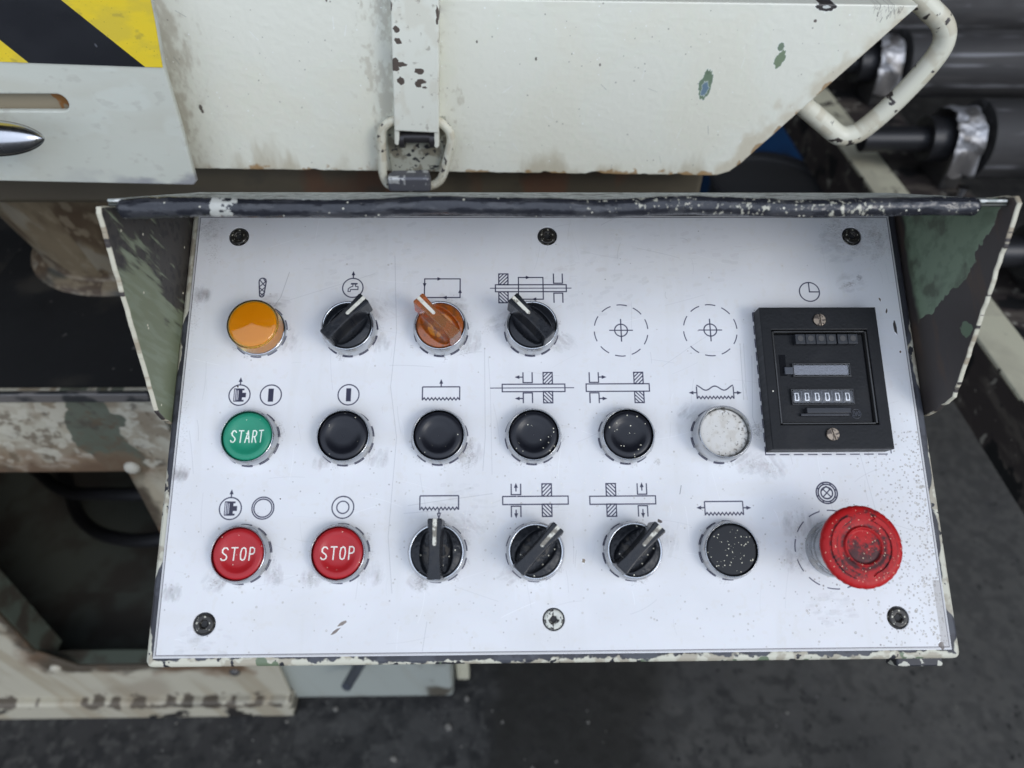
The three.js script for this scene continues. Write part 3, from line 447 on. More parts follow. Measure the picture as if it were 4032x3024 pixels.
// hood: two side wings, a sloping sheet and a black rubber-edged rail
{
  const edgeM = surf(0.12, 0.12, 512, (x, y, o) => { const n = fbm(x * 160, y * 160, 5, 1101); col(o, [0.55, 0.52, 0.40]); col(o, [0.30, 0.24, 0.16], 0.8 * ss(0.46, 0.62, n)); col(o, BROWN, ss(0.595, 0.61, fbm(x * 75, y * 75, 4, 1111))); o.rough = 0.45; }, { tile: true });
  const wing = (u, dir, pts, paintFn, label) => {
    const hs0 = pts.map((q) => q[0]), W = 0.14, H = 0.105, v0 = Math.min(...hs0) - 0.002, h0 = -0.008;
    const m = surf(W, H, 1024, (x, y, o) => paintFn(v0 + x, h0 + y, o), { bump: 0.0004 });
    const g = new THREE.ExtrudeGeometry(shapeOf(pts), { depth: 0.0012, bevelEnabled: true, bevelSize: 0.0006, bevelThickness: 0.0006, bevelOffset: -0.0006, bevelSegments: 2 });
    // shape (v, h) -> panel (y, z), thickness along x
    const p = g.attributes.position, uv = g.attributes.uv; for (let i = 0; i < p.count; i++) { const v = p.getX(i), h = p.getY(i), d = p.getZ(i); p.setXYZ(i, u + dir * (d + 0.0006), v, h); }
    const gr = g.groups.slice(); for (const q of gr) for (let i = q.start; i < q.start + q.count; i++) { const v = p.getY(i), h = p.getZ(i); if (q.materialIndex === 0) uv.setXY(i, (v - v0) / W, (h - h0) / H); else uv.setXY(i, v * 0.9 + h * 0.4, h); }
    if (dir < 0) { const a = p.array, b = uv.array; for (let i = 0; i < p.count; i += 3) { for (let k = 0; k < 3; k++) { [a[i * 3 + k], a[i * 3 + 3 + k]] = [a[i * 3 + 3 + k], a[i * 3 + k]]; } for (let k = 0; k < 2; k++) { [b[i * 2 + k], b[i * 2 + 2 + k]] = [b[i * 2 + 2 + k], b[i * 2 + k]]; } } }
    g.computeVertexNormals(); mesh('hood_wing', g, [m, edgeM], panel, label);
  };
  const jag = (pts, amp, s) => { const out = []; for (let i = 0; i < pts.length; i++) { const a = pts[i], b = pts[(i + 1) % pts.length], L = Math.hypot(b[0] - a[0], b[1] - a[1]), n = Math.max(1, Math.round(L / 0.004)); for (let k = 0; k < n; k++) { const t = k / n, w = k ? amp : 0; out.push([a[0] + (b[0] - a[0]) * t + (hsh(i, k, s) - 0.5) * w, a[1] + (b[1] - a[1]) * t + (hsh(k, i, s + 1) - 0.5) * w]); } } return out; };
  wing(-0.0445, -1, jag([[0.0690, -0.006], [0.0693, 0.004], [0.0715, 0.0125], [0.1455, 0.0885], [0.1485, 0.0895], [0.2025, -0.004], [0.2000, -0.006]], 0.0007, 61), (v, h, o) => {
    const n = fbm(v * 70, h * 70, 5, 1121), st = fbm(v * 420, h * 60, 4, 1131);
    col(o, [0.046, 0.040, 0.034]); col(o, [0.025, 0.022, 0.020], ss(0.5, 0.65, fbm(v * 300, h * 300, 4, 1141)));
    const worn = v < 0.11 ? h - (v - 0.069) * 1.04 : 1, k = ss(0.50, 0.60, 0.32 * n + 0.30 * st + 0.40 * ss(0.155, 0.098, v + (n - 0.5) * 0.05) + 0.10 * ss(0.012, 0.03, h) - 0.14 * ss(-0.010, 0.012, h - (v - 0.069) * 1.0 - 0.002) + 0.06);
    col(o, [0.19, 0.215, 0.13], 0.92 * k); col(o, [0.235, 0.27, 0.19], k * 0.6 * ss(0.45, 0.7, st)); void worn;
    if (hsh(Math.floor(v * 900), Math.floor(h * 900), 1151) > 0.9985) col(o, [0.7, 0.66, 0.5]);
    o.rough = 0.5; o.h = 0.3 + 0.4 * k + 0.3 * st;
  }, 'left hood wing, dull green paint worn through to dark brown');
  wing(0.3665, 1, jag([[0.0715, -0.006], [0.0718, 0.004], [0.0755, 0.0225], [0.1495, 0.0915], [0.1535, 0.0905], [0.2025, -0.004], [0.2000, -0.006]], 0.0009, 71), (v, h, o) => {
    const n = fbm(v * 60, h * 60, 5, 1161), st = fbm(v * 260, h * 200, 4, 1171), f = fbm(v * 240, h * 240, 4, 1181);
    col(o, [0.060, 0.050, 0.046]); col(o, [0.10, 0.062, 0.040], 0.5 * ss(0.55, 0.7, fbm(v * 26, h * 90, 4, 1191)));
    const lim = (v - 0.122) * 1.45 - (h - 0.010) * 0.55 + (n - 0.5) * 0.045, k = ss(-0.0008, 0.0008, lim) * (1 - ss(0.0, 0.002, h - 0.080 + (f - 0.5) * 0.012)) * ss(0.001, 0.006, h + (n - 0.5) * 0.008);
    col(o, [0.20, 0.265, 0.175], k); col(o, [0.14, 0.19, 0.12], 0.6 * k * ss(0.45, 0.7, st)); col(o, [0.07, 0.075, 0.05], 0.7 * k * ss(0.58, 0.76, n + 0.12 * ss(0.16, 0.185, v)));
    const spot = Math.hypot((v - 0.106), (h - 0.042) * 0.9) + (f - 0.5) * 0.004; col(o, [0.15, 0.21, 0.13], ss(0.0045, 0.004, spot));
    o.rough = 0.5; o.h = 0.3 + 0.5 * k + 0.2 * st;
  }, 'right hood wing, mint green paint flaking off brown primer');
  // sheet between the wings
  const pale = surf(0.2, 0.2, 512, (x, y, o) => { const n = fbm(x * 500, y * 500, 4, 1201); col(o, [0.40, 0.43, 0.39]); col(o, [0.68, 0.69, 0.64], ss(0.55, 0.62, n)); col(o, [0.16, 0.16, 0.14], ss(0.60, 0.66, fbm(x * 160, y * 160, 4, 1211))); o.rough = 0.5; o.h = n; }, { tile: true, bump: 0.0004 });
  const inner = surf(0.2, 0.2, 256, (x, y, o) => { const n = fbm(x * 60, y * 60, 4, 1221); col(o, [0.02, 0.02, 0.018]); col(o, [0.045, 0.05, 0.04], ss(0.5, 0.6, n)); o.rough = 0.5; }, { tile: true });
  const L = Math.hypot(0.2075 - 0.1505, 0.0865 + 0.004), ang = Math.atan2(0.0905, -0.053);
  const mk = (th, offN) => { const g = box(0.4085, L, th, 0, 0, 0, 0.0006); g.translate(0.161, 0, offN); g.rotateX(ang); g.translate(0, (0.2075 + 0.1505) / 2, (0.0865 - 0.004) / 2); return g; };
  mesh('hood_sheet', metreUV(mk(0.0016, -0.0005)), pale, panel, 'pale speckled outer sheet of the hood'); mesh('hood_lining', metreUV(mk(0.0014, 0.0012)), inner, panel);
  // rail
  const rp = [], N = 70; for (let i = 0; i <= N; i++) { const t = i / N; rp.push(V3(-0.0405 + 0.393 * t, 0.1500 + 0.0006 * Math.sin(t * 21) + 0.0014 * (vn(t * 14, 2, 1231) - 0.5), 0.0850 + 0.0022 * t + 0.0012 * (vn(t * 11, 5, 1241) - 0.5))); }
  const g = new THREE.TubeGeometry(new THREE.CatmullRomCurve3(rp), 400, 0.0042, 20), p = g.attributes.position, nrm = g.attributes.normal;
  for (let i = 0; i < p.count; i++) { const ring = Math.floor(i / 21), u = ring / 400, edge = Math.min(u, 1 - u) * 0.393, taper = edge < 0.004 ? -0.0044 * Math.pow(1 - edge / 0.004, 2) : 0, k = taper + 0.0007 * (fbm(u * 60, (i % 21) * 0.5, 3, 1251) - 0.5) + (u < 0.10 ? 0.0006 * Math.sin(u * 31) : 0); p.setXYZ(i, p.getX(i) + nrm.getX(i) * k, p.getY(i) + nrm.getY(i) * k, p.getZ(i) + nrm.getZ(i) * k); }
  g.computeVertexNormals();
  const rm = surf(0.393, 0.028, 2048, (x, y, o) => {
    const n = fbm(x * 90, y * 300, 5, 1261), f = fbm(x * 350, y * 350, 4, 1271), right = ss(0.10, 0.38, x);
    col(o, [0.020, 0.021, 0.026]); col(o, [0.045, 0.046, 0.05], ss(0.5, 0.7, n));
    col(o, [0.42, 0.40, 0.32], ss(0.70 - 0.12 * right, 0.73 - 0.12 * right, 0.30 * f + 0.40 * fbm(x * 900, y * 500, 3, 1275) + fbm(x * 22, y * 60, 3, 1281) * 0.30));
    if (Math.abs(x - 0.049) < 0.0045 + 0.006 * (fbm(x * 200, y * 200, 3, 1285) - 0.4) && f > 0.43) col(o, [0.46, 0.46, 0.41]);
    if (Math.hypot(x - 0.085, (y - 0.013) * 0.4) < 0.0014) col(o, [0.75, 0.74, 0.66]);
    const cx = Math.floor(x * 520), cy = Math.floor(y * 520); if (hsh(cx, cy, 1291) > 0.984) { const dx = x * 520 - cx - 0.5, dy = y * 520 - cy - 0.5; if (dx * dx + dy * dy < 0.02 + 0.07 * hsh(cx, cy, 1292)) col(o, [0.75, 0.72, 0.58]); }
    o.rough = 0.14 + 0.22 * n; o.h = f * 0.6 + n * 0.4;
  }, { bump: 0.0008 });
  mesh('hood_rail', g, rm, panel, 'black rubber covered rail with paint flecks');
}
// plate with printed symbols
const buttons = [];
{
  const W = 0.400, H = 0.240, PW = 2048, S = PW / 400, cv = canvas(PW, Math.round(PW * H / W)), c = cv.getContext('2d');
  const X = (u) => (u + 40) * S, Y = (v) => (190 - v) * S;
  const paleMix = () => rnd();
  // dirt and wear that lies on the plate (under the print)
  const sm = (u, v, r, col2, n, sq = 1, rot = 0) => { for (let i = 0; i < n; i++) { const a = rnd() * 6.283, d = r * Math.sqrt(rnd()) * (0.4 + 0.6 * rnd()), x = Math.cos(a) * d, y = Math.sin(a) * d * sq; c.fillStyle = `rgba(${col2},${rr(0.03, 0.17).toFixed(3)})`; c.beginPath(); c.ellipse(X(u + x * Math.cos(rot) - y * Math.sin(rot)), Y(v + x * Math.sin(rot) + y * Math.cos(rot)), rr(0.4, 2.6), rr(0.3, 1.4), rot + rr(-0.4, 0.4), 0, 7); c.fill(); } };
  const smear = (u, v, r, rot, n, col2 = '92,86,80') => { for (let i = 0; i < n; i++) { const a = rnd() * 6.283, d = r * Math.sqrt(rnd()), x0 = u + Math.cos(a) * d, y0 = v + Math.sin(a) * d * 0.7, l = rr(0.5, 4.5), q = rot + rr(-0.3, 0.3); c.strokeStyle = `rgba(${col2},${rr(0.012, 0.05).toFixed(3)})`; c.lineWidth = rr(2, 13); c.lineCap = 'round'; c.beginPath(); c.moveTo(X(x0), Y(y0)); c.lineTo(X(x0 + l * Math.cos(q)), Y(y0 + l * Math.sin(q))); c.stroke(); } };
  for (const [u, v, r, rot, n] of [[16, 112, 7, 1.2, 60], [66, 112, 6, 1.4, 70], [116, 112, 7, 1.5, 90], [166, 114, 7, -0.6, 60], [132, 124, 8, 0.3, 50], [104, 136, 9, -0.3, 70], [64, 133, 9, -0.7, 70], [6, 137, 7, 0, 70], [116, 50, 7, 1.3, 90], [67, 48, 6, 1.3, 50], [37, 46, 5, 1.4, 40], [265, 44, 8, 0.5, 90], [276, 44, 8, -1.0, 90], [234, 72, 6, 0.8, 50], [-14, -15, 6, 0.9, 60], [17, -12, 6, 1.5, 60], [36, -13, 6, 1.6, 70], [66, -12, 6, 1.4, 50], [90, -14, 6, -0.8, 60], [112, 14, 9, -0.7, 60], [136, -12, 6, 0.5, 40], [216, 2, 9, 1.4, 70], [288, 12, 9, 1.5, 90], [286, -6, 9, 1.2, 80], [300, -30, 12, 0.2, 60], [336, 178, 18, -0.4, 160], [350, 170, 12, 1.3, 120], [328, 170, 14, 0.3, 100], [-34, 180, 9, 0.4, 90], [-34, 140, 5, 1.5, 120], [-36, 40, 4, 1.5, 120], [-34, -20, 5, 1.5, 80], [-16, -44, 14, 0, 60], [332, 148, 8, 0.4, 60], [184, 150, 30, 0.3, 70], [230, 165, 40, 0.1, 80], [60, 165, 40, 0.2, 80], [110, 22, 20, 0.1, 60]]) smear(u, v, r, rot, n);
  const B = '70,58,46', K = '38,33,30', G = '95,92,86';
  sm(336, 178, 20, B, 620, 0.8); sm(345, 172, 16, K, 340, 1.2); sm(330, 183, 9, K, 200, 0.6); sm(352, 180, 9, B, 260, 1.1); sm(-33, 183, 9, B, 240); sm(-30, 168, 8, B, 130, 1.4); sm(-37, 130, 4, B, 200, 6); sm(-36, 60, 3.5, '96,88,76', 200, 14);
  sm(331, 147, 5, B, 180, 0.5, 0.3); sm(338, 151, 2.2, K, 110); sm(271, 63, 4.5, K, 260, 1.4); sm(276, 42, 6, '120,105,85', 120, 0.7, -0.9); sm(114, 48, 6.5, B, 330, 1.4); sm(116, 52, 4, K, 120, 1.6);
  sm(84, 111, 2, B, 20); sm(106, 136, 7, '96,86,74', 150, 0.6, -0.4); sm(89, 131, 4, B, 70); sm(114, 110, 4, '110,100,88', 120, 2); sm(6, 136, 6, '90,84,80', 120, 0.25, -0.1); sm(62, 130, 7, '110,104,98', 110, 0.7, -0.6); sm(127, 121, 9, '105,98,90', 90, 0.4, 0.2);
  sm(-13, -14, 4, B, 110, 0.8); sm(36, -13, 4, B, 130, 1.3); sm(92, -15, 4.5, K, 240, 1.0, -0.7); sm(17, -10, 3, B, 70, 2); sm(288, 14, 7, '120,110,100', 140, 2.2); sm(287, -5, 5, B, 80, 1.3); sm(314, 24, 4, '120,100,80', 40); sm(216, 46, 3, B, 60); sm(267, 45, 6, '110,100,88', 170, 0.6);
  for (const [u, v] of [[0, 120], [50, 120], [100, 120], [150, 120], [0, 60], [50, 60], [100, 60], [150, 60], [200, 60], [250, 60], [0, 0], [50, 0], [100, 0], [150, 0], [200, 0], [250, 0]]) for (let k = 0; k < 3; k++) { const a = rr(-2.6, 0.6); sm(u + 16 * Math.cos(a), v + 16 * Math.sin(a), 3.2, k ? G : B, 44, 0.8, a + 1.57); }
  // wiping marks and scratches
  for (let i = 0; i < 190; i++) { const u = rr(-38, 358), v = rr(-48, 188), a = rnd() < 0.55 ? rr(1.35, 1.8) : rr(-0.4, 0.5), l = rr(3, 26); c.strokeStyle = rnd() < 0.35 ? 'rgba(255,255,255,0.35)' : `rgba(96,92,90,${rr(0.05, 0.20).toFixed(3)})`; c.lineWidth = rr(0.4, 1.5); c.beginPath(); c.moveTo(X(u), Y(v)); c.quadraticCurveTo(X(u + l * 0.5 * Math.cos(a) + rr(-1.5, 1.5)), Y(v + l * 0.5 * Math.sin(a) + rr(-1.5, 1.5)), X(u + l * Math.cos(a)), Y(v + l * Math.sin(a))); c.stroke(); }
  for (const [pts, al, w] of [[[[73, 165], [75, 120], [73, 88], [77, 60], [75, 20], [74, 8], [77, -20]], 0.30, 1.1], [[[124, 110], [124, 60], [123, 42]], 0.32, 1.0], [[[126, 105], [127, 85], [128, 40]], 0.25, 0.8], [[[84, 24], [105, 27], [128, 30]], 0.3, 0.9], [[[82, 20], [110, 22]], 0.28, 0.8], [[[324, 60], [330, 20]], 0.25, 0.8], [[[222, 99], [238, 110], [250, 118]], 0.25, 0.8], [[[62, 154], [14, 138]], 0.16, 1.2], [[[228, 33.5], [227, 29]], 0.85, 1.4], [[[316, 20], [352, 8]], 0.28, 0.8], [[[14, 155], [10, 140], [4, 130]], 0.3, 1.6], [[[95, -34], [93, -48]], 0.35, 0.8], [[[272, 105], [269, 70], [272, 60]], 0.35, 0.9], [[[266, 112], [265, 80]], 0.25, 1.6], [[[268, 112], [267.5, 84]], 0.25, 1]]) {
    c.strokeStyle = `rgba(84,82,84,${al})`; c.lineWidth = w; c.beginPath(); c.moveTo(X(pts[0][0]), Y(pts[0][1])); for (let i = 1; i < pts.length; i++) c.lineTo(X(pts[i][0] + rr(-0.4, 0.4)), Y(pts[i][1])); c.stroke();
  }
  // specks: little pits with a dark rim, thickest by the right edge
  const speck = (u, v, r, al) => { const ring = rnd() < 0.6; c.beginPath(); c.arc(X(u), Y(v), r * S, 0, 7); if (ring) { c.fillStyle = 'rgba(225,220,205,0.5)'; c.fill(); c.strokeStyle = `rgba(96,84,74,${al})`; c.lineWidth = 1.1; c.stroke(); } else { c.fillStyle = `rgba(92,82,76,${al})`; c.fill(); } };
  for (let i = 0; i < 620; i++) speck(rr(-38, 358), rr(-48, i < 480 ? 75 : 185), rr(0.14, 0.40), rr(0.18, 0.5));
  for (let i = 0; i < 620; i++) { const u = 358 - Math.abs(rr(-1, 1) * rr(0, 1)) * 46, v = rr(-48, 62); speck(u, v, rr(0.16, 0.46), rr(0.25, 0.6)); }
  for (let i = 0; i < 110; i++) speck(rr(288, 356), rr(-48, 30), rr(0.2, 0.5), rr(0.3, 0.65));
  // chips down to brown
  const chip = (u, v, l, w, rot, colr = '#4c423b') => { c.save(); c.translate(X(u), Y(v)); c.rotate(-rot); c.fillStyle = 'rgba(250,250,250,0.8)'; c.beginPath(); c.ellipse(0, 0, (l + 0.5) * S / 2, (w + 0.5) * S / 2, 0, 0, 7); c.fill(); c.fillStyle = colr; c.beginPath(); for (let i = 0; i < 12; i++) { const a = i / 12 * 6.283, k = 0.75 + 0.5 * rnd(); c.lineTo(Math.cos(a) * l * S / 2 * k, Math.sin(a) * w * S / 2 * k); } c.fill(); c.restore(); };
  chip(52.5, -34.5, 4.5, 1.5, 0.5, '#857a70'); chip(49.5, -38, 5, 1.5, 0.6, '#7a6f66'); chip(215.5, 15, 2.6, 1.6, -0.5); chip(175, -4.8, 1.8, 2.4, 0, '#8a7c68'); chip(354.5, 121, 1.6, 8, 0.05, '#3f3a38'); chip(348, 138, 1, 2.4, 0.2, '#5c4a3c'); chip(351, 131, 1, 3, -0.2, '#4f443b'); chip(355.5, 107, 1.1, 1.6, 0, '#5c4a3c'); chip(341, 62, 1.6, 2.2, 0, '#6c5c50'); chip(355, -48, 3, 4, 0.3, '#6a6058'); chip(-9.5, 88.5, 1, 1, 0); chip(17.5, 28, 0.8, 0.8, 0);
  c.fillStyle = 'rgba(150,145,136,0.5)'; c.fillRect(X(355), Y(-16), 3.6 * S, 33 * S);
  // ------------------------------ print
  const INK = '#25243a'; c.strokeStyle = c.fillStyle = INK; c.lineJoin = 'miter'; c.lineCap = 'butt';
  const lw = (m2) => { c.lineWidth = m2 * 1.15 * S; };
  const line = (...p) => { c.beginPath(); p.forEach(([u, v], i) => (i ? c.lineTo(X(u), Y(v)) : c.moveTo(X(u), Y(v)))); c.stroke(); };
  const rect = (u0, v0, u1, v1) => { c.strokeRect(X(u0), Y(v1), (u1 - u0) * S, (v1 - v0) * S); };
  const circ = (u, v, r) => { c.beginPath(); c.arc(X(u), Y(v), r * S, 0, 7); c.stroke(); };
  const tri = (u, v, a, l = 2.5, w = 1.0) => { c.beginPath(); const P = (d, s) => [X(u - Math.cos(a) * d - Math.sin(a) * s), Y(v - Math.sin(a) * d + Math.cos(a) * s)]; c.moveTo(...P(0, 0)); c.lineTo(...P(l, w)); c.lineTo(...P(l, -w)); c.closePath(); c.fill(); };   // tip at u, v
  const arrow = (u0, v0, u1, v1) => { const a = Math.atan2(v1 - v0, u1 - u0); line([u0, v0], [u1 - Math.cos(a) * 2, v1 - Math.sin(a) * 2]); tri(u1, v1, a); };
  const hatch = (u0, v0, u1, v1, dir) => { c.save(); c.beginPath(); c.rect(X(u0), Y(v1), (u1 - u0) * S, (v1 - v0) * S); c.clip(); lw(0.45); for (let k = -12; k < 14; k += 2.05) line([u0 + k, dir > 0 ? v0 : v1], [u0 + k + 8, dir > 0 ? v0 + 8 : v1 - 8]); c.restore(); lw(0.5); rect(u0, v0, u1, v1); };
  const U = (u0, v0, u1, v1, open) => { lw(0.5); if (open > 0) line([u0, v1], [u0, v0], [u1, v0], [u1, v1]); else line([u0, v0], [u0, v1], [u1, v1], [u1, v0]); };
  const dash = (u, v, r, n = 10, part = 0.62, ph = -4) => { lw(0.42); for (let k = 0; k < n; k++) { const a = (90 + ph + k * 360 / n) * Math.PI / 180, d = Math.PI / n * part; c.beginPath(); c.arc(X(u), Y(v), r * S, -a - d, -a + d); c.stroke(); } };
  const saw = (u0, v0, v1, top) => { lw(0.5); const p = []; for (let k = 0; k <= 20; k++) p.push([u0 + k * 1.01, v0 + (k % 2 ? 1.35 : 0)]); line([u0, v0], [u0, v1]); line([u0 + 20.2, v0], [u0 + 20.2, v1]); line(...p); if (top) line([u0, v1], [u0 + 20.2, v1]); };
  for (let r = 0; r < 3; r++) for (let k = 0; k < 6; k++) dash(k * 50, r * 60, 15);
  dash(305.3, 0, 20, 12, 0.62, -6);
  for (const u of [200, 250]) { lw(0.5); circ(u, 120, 3.55); line([u - 6.6, 120], [u + 6.6, 120]); line([u, 113.4], [u, 126.6]); }
  // oil dip symbol
  lw(0.5); c.beginPath(); c.moveTo(X(-2.6), Y(149.3)); c.lineTo(X(-1.7), Y(140.8)); c.quadraticCurveTo(X(-0.5), Y(139.4), X(0.6), Y(140.8)); c.lineTo(X(1.4), Y(149.3)); c.quadraticCurveTo(X(1.2), Y(151.3), X(-0.6), Y(151.4)); c.quadraticCurveTo(X(-2.5), Y(151.3), X(-2.6), Y(149.3)); c.stroke();
  lw(0.38); line([-2.5, 150.6], [1.2, 146.2], [-2.0, 143.0], [0.6, 140.6]); line([1.3, 149.6], [-2.4, 146.0], [1.0, 143.0], [-1.4, 140.6]); line([-0.4, 151.4], [1.3, 148.6]);
  // tap in a circle
  lw(0.5); circ(50, 145.5, 5.7); arrow(50, 151.2, 50, 155.6); lw(0.45);
  line([48.9, 148.1], [52.6, 148.1]); lw(0.4); line([48.8, 147.7], [52.4, 147.7]); line([50, 147.7], [50, 146.4], [48.8, 146.0], [47.5, 145.0], [47.4, 143.3], [48.6, 143.3], [48.8, 144.5], [52.9, 144.5], [52.9, 146.2], [51.4, 146.4], [51.4, 147.7]);
  // cycle
  lw(0.5); rect(90.2, 139.6, 110.2, 150.8); tri(99.9, 150.8, 0); tri(90.2, 145.7, -Math.PI / 2); tri(110.2, 144.8, Math.PI / 2); tri(100.2, 139.6, Math.PI);
  // bar through jaws with cycle
  hatch(132, 147.2, 137.2, 153.8, 1); hatch(132, 136.4, 137.2, 143, -1); rect(130.1, 143, 170.1, 147.2); lw(0.4); line([127, 145.1], [173, 145.1]); lw(0.5); rect(143.1, 138.5, 157, 151.6); tri(149.8, 151.6, 0); tri(150.5, 138.5, Math.PI); U(163, 148.1, 168, 153.9, 1); U(163, 136.4, 168, 142.1, -1);
  // clock
  lw(0.5); circ(308.3, 142.6, 5.7); line([308.3, 148.3], [308.3, 142.6], [314, 142.6]);
  // second row
  const spindle = (u, v) => { lw(0.5); circ(u, v, 5.65); arrow(u, v + 5.65, u, v + 9.9); c.fillRect(X(u - 0.6), Y(v + 3.5), 2.0 * S, 7.1 * S); c.fillRect(X(u - 1.6), Y(v + 3.6), 4.0 * S, 0.9 * S); c.fillRect(X(u - 1.6), Y(v - 2.7), 4.0 * S, 0.9 * S); c.fillRect(X(u - 0.2), Y(v + 1.25), 3.6 * S, 2.5 * S); lw(0.35); line([u - 2.9, v - 3.5], [u - 2.9, v + 3.6]); line([u - 2.0, v - 3.5], [u - 2.0, v + 3.6]); line([u - 1.2, v - 3.5], [u - 1.2, v + 3.6]); line([u - 3.0, v + 3.5], [u, v + 3.5]); line([u - 3.0, v - 3.4], [u, v - 3.4]); };
  spindle(-8.2, 83.8); lw(0.5); circ(8.6, 83.7, 5.65); c.fillRect(X(7.2), Y(87.3), 2.8 * S, 7.2 * S); circ(50.4, 83.7, 5.65); c.fillRect(X(49.1), Y(87.3), 2.6 * S, 7.2 * S);
  saw(90.3, 80.5, 87.9, true); arrow(100.4, 87.9, 100.4, 92.2);
  U(145, 90.1, 150, 95.9, 1); U(145, 78.6, 150, 84.3, -1); arrow(145, 93.2, 140.5, 93.2); arrow(145, 81.2, 140.5, 81.2); hatch(156, 89.3, 161, 95.8, 1); hatch(156, 78.7, 161, 85.1, -1); rect(133.6, 85, 167.8, 89.2); lw(0.4); line([127, 87.1], [172.8, 87.1]);
  U(181.3, 90.1, 186.3, 95.8, 1); U(181.3, 78.5, 186.3, 84.2, -1); arrow(186.3, 93.1, 190.7, 93.1); arrow(186.3, 81, 190.7, 81); hatch(205.8, 89.2, 210.8, 95.7, 1); hatch(205.8, 78.6, 210.8, 85, -1); lw(0.5); rect(179.4, 85, 214, 89.2);
  saw(239.9, 80.6, 87.5, false); c.beginPath(); for (let k = 0; k <= 40; k++) { const t = k / 40, v = 86.9 - 1.15 * Math.cos((t - 0.5) * 4 * Math.PI + Math.PI) * (1) - 0; c.lineTo(X(239.9 + 20.2 * t), Y(v - 0.35 + 0.5 * Math.pow(Math.abs(2 * t - 1), 6))); } c.stroke(); arrow(239.9, 84, 235.5, 84); arrow(260.1, 83.9, 264.5, 83.9);
  // third row
  spindle(-8, 23.2); lw(0.5); circ(8.8, 23.3, 5.65); circ(8.8, 23.3, 4.65); circ(50.2, 23.4, 5.65); circ(50.2, 23.4, 3.15);
  saw(90.2, 21.7, 29, true); line([100.2, 21.7], [100.2, 19.6]); lw(0.4); line([99.4, 20], [101, 20], [100.2, 17.4], [99.4, 20]);
  lw(0.5); U(138, 29.3, 143, 35, 1); U(138, 17.7, 143, 23.3, -1); arrow(140.5, 31, 140.5, 35.4); arrow(140.5, 21.5, 140.5, 17.1); hatch(154.2, 28.4, 159.2, 34.9, 1); hatch(154.2, 17.9, 159.2, 24.3, -1); rect(133.5, 24.2, 167.9, 28.4);
  U(204.6, 29.1, 209.5, 34.8, 1); U(204.6, 17.5, 209.5, 23.1, -1); arrow(207, 31, 207, 35.3); arrow(207, 21.3, 207, 16.8); hatch(188.1, 28.2, 193.1, 34.8, -1); hatch(188.1, 17.7, 193.1, 24.1, 1); rect(179.3, 24, 214, 28.2);
  saw(239.7, 17.9, 25, true); arrow(239.7, 21.8, 235.3, 21.8); arrow(259.9, 21.6, 264.2, 21.6);
  lw(0.6); circ(305.2, 29.1, 5.6); circ(305.2, 29.1, 4.55); circ(305.2, 29.1, 3.1); lw(0.5); for (let k = 0; k < 8; k++) { const a = k * Math.PI / 4 + 0.2; line([305.2 + 4.5 * Math.cos(a), 29.1 + 4.5 * Math.sin(a)], [305.2 + 5.7 * Math.cos(a + 0.2), 29.1 + 5.7 * Math.sin(a + 0.2)]); } for (const q of [-1, 1]) { line([305.2 - 2.2, 29.1 - q * 2.2], [305.2 + 2.2, 29.1 + q * 2.2]); } line([302.4, 30.2], [305.2, 32.6], [308, 30.2]); line([303.2, 26.6], [305.2, 26.1], [307.2, 26.6]);
  // dashed rectangle round the counter, and the border lines
  lw(0.42); c.setLineDash([5.2 * S, 2.4 * S]); line([274.6, 130], [274.6, 49.6]); line([274.6, 49.6], [342.6, 49.6], [342.6, 53]); c.setLineDash([]); line([274.6, 130.2], [276, 130.2]); line([274.6, 53], [274.6, 49.6], [277, 49.6]);
  c.strokeStyle = 'rgba(50,46,48,0.85)'; lw(0.3); rect(-38.8, -48.7, 358.8, 188.8);
  c.strokeStyle = 'rgba(90,82,74,0.5)'; lw(0.22); rect(-39.4, -49.3, 359.4, 189.4);
  // pale flecks over the print
  for (let i = 0; i < 90; i++) { c.fillStyle = 'rgba(236,232,218,0.85)'; c.beginPath(); c.arc(X(rr(80, 270)), Y(rr(10, 40)), rr(0.12, 0.3) * S, 0, 7); c.fill(); }
  void paleMix;
  const grey = [0.645, 0.64, 0.63];
  const m = surf(W, H, PW, (x, y, o) => {
    const n = fbm(x * 26, y * 26, 5, 1301), wipe = fbm(x * 30, y * 110, 4, 1311), vert = fbm(x * 150, y * 16, 4, 1321), f = fbm(x * 320, y * 320, 3, 1331);
    col(o, [0.725, 0.72, 0.715]); col(o, grey, 0.4 * ss(0.40, 0.70, n)); col(o, [0.70, 0.685, 0.65], 0.35 * ss(0.52, 0.76, wipe)); col(o, [0.66, 0.65, 0.62], 0.3 * ss(0.58, 0.78, vert)); col(o, [0.66, 0.63, 0.57], 0.25 * ss(0.66, 0.78, f));
    o.rough = 0.26 + 0.10 * n + 0.12 * ss(0.5, 0.7, wipe); o.h = n * 0.5 + wipe * 0.5;
  }, { over: cv, bump: 0.00012 });
  // plate with screw holes
  const s = shapeOf([[-0.040, -0.050], [0.360, -0.050], [0.360, 0.190], [-0.040, 0.190]]);
  const scr = [[-0.0161, 0.1768], [0.160, 0.1771], [0.3368, 0.177], [-0.0162, -0.0339], [0.1589, -0.0334], [0.3346, -0.0343]];
  for (const [u, v] of scr) { const p = new THREE.Path(); p.absarc(u, v, 0.0056, 0, Math.PI * 2, true); s.holes.push(p); }
  mesh('label_plate', planarUV(extr(s, 0.0013, 0.00035, 2, 32).translate(0, 0, -0.0013), -0.040, -0.050, W, H), m, panel, 'white plate printed with dark machine symbols');
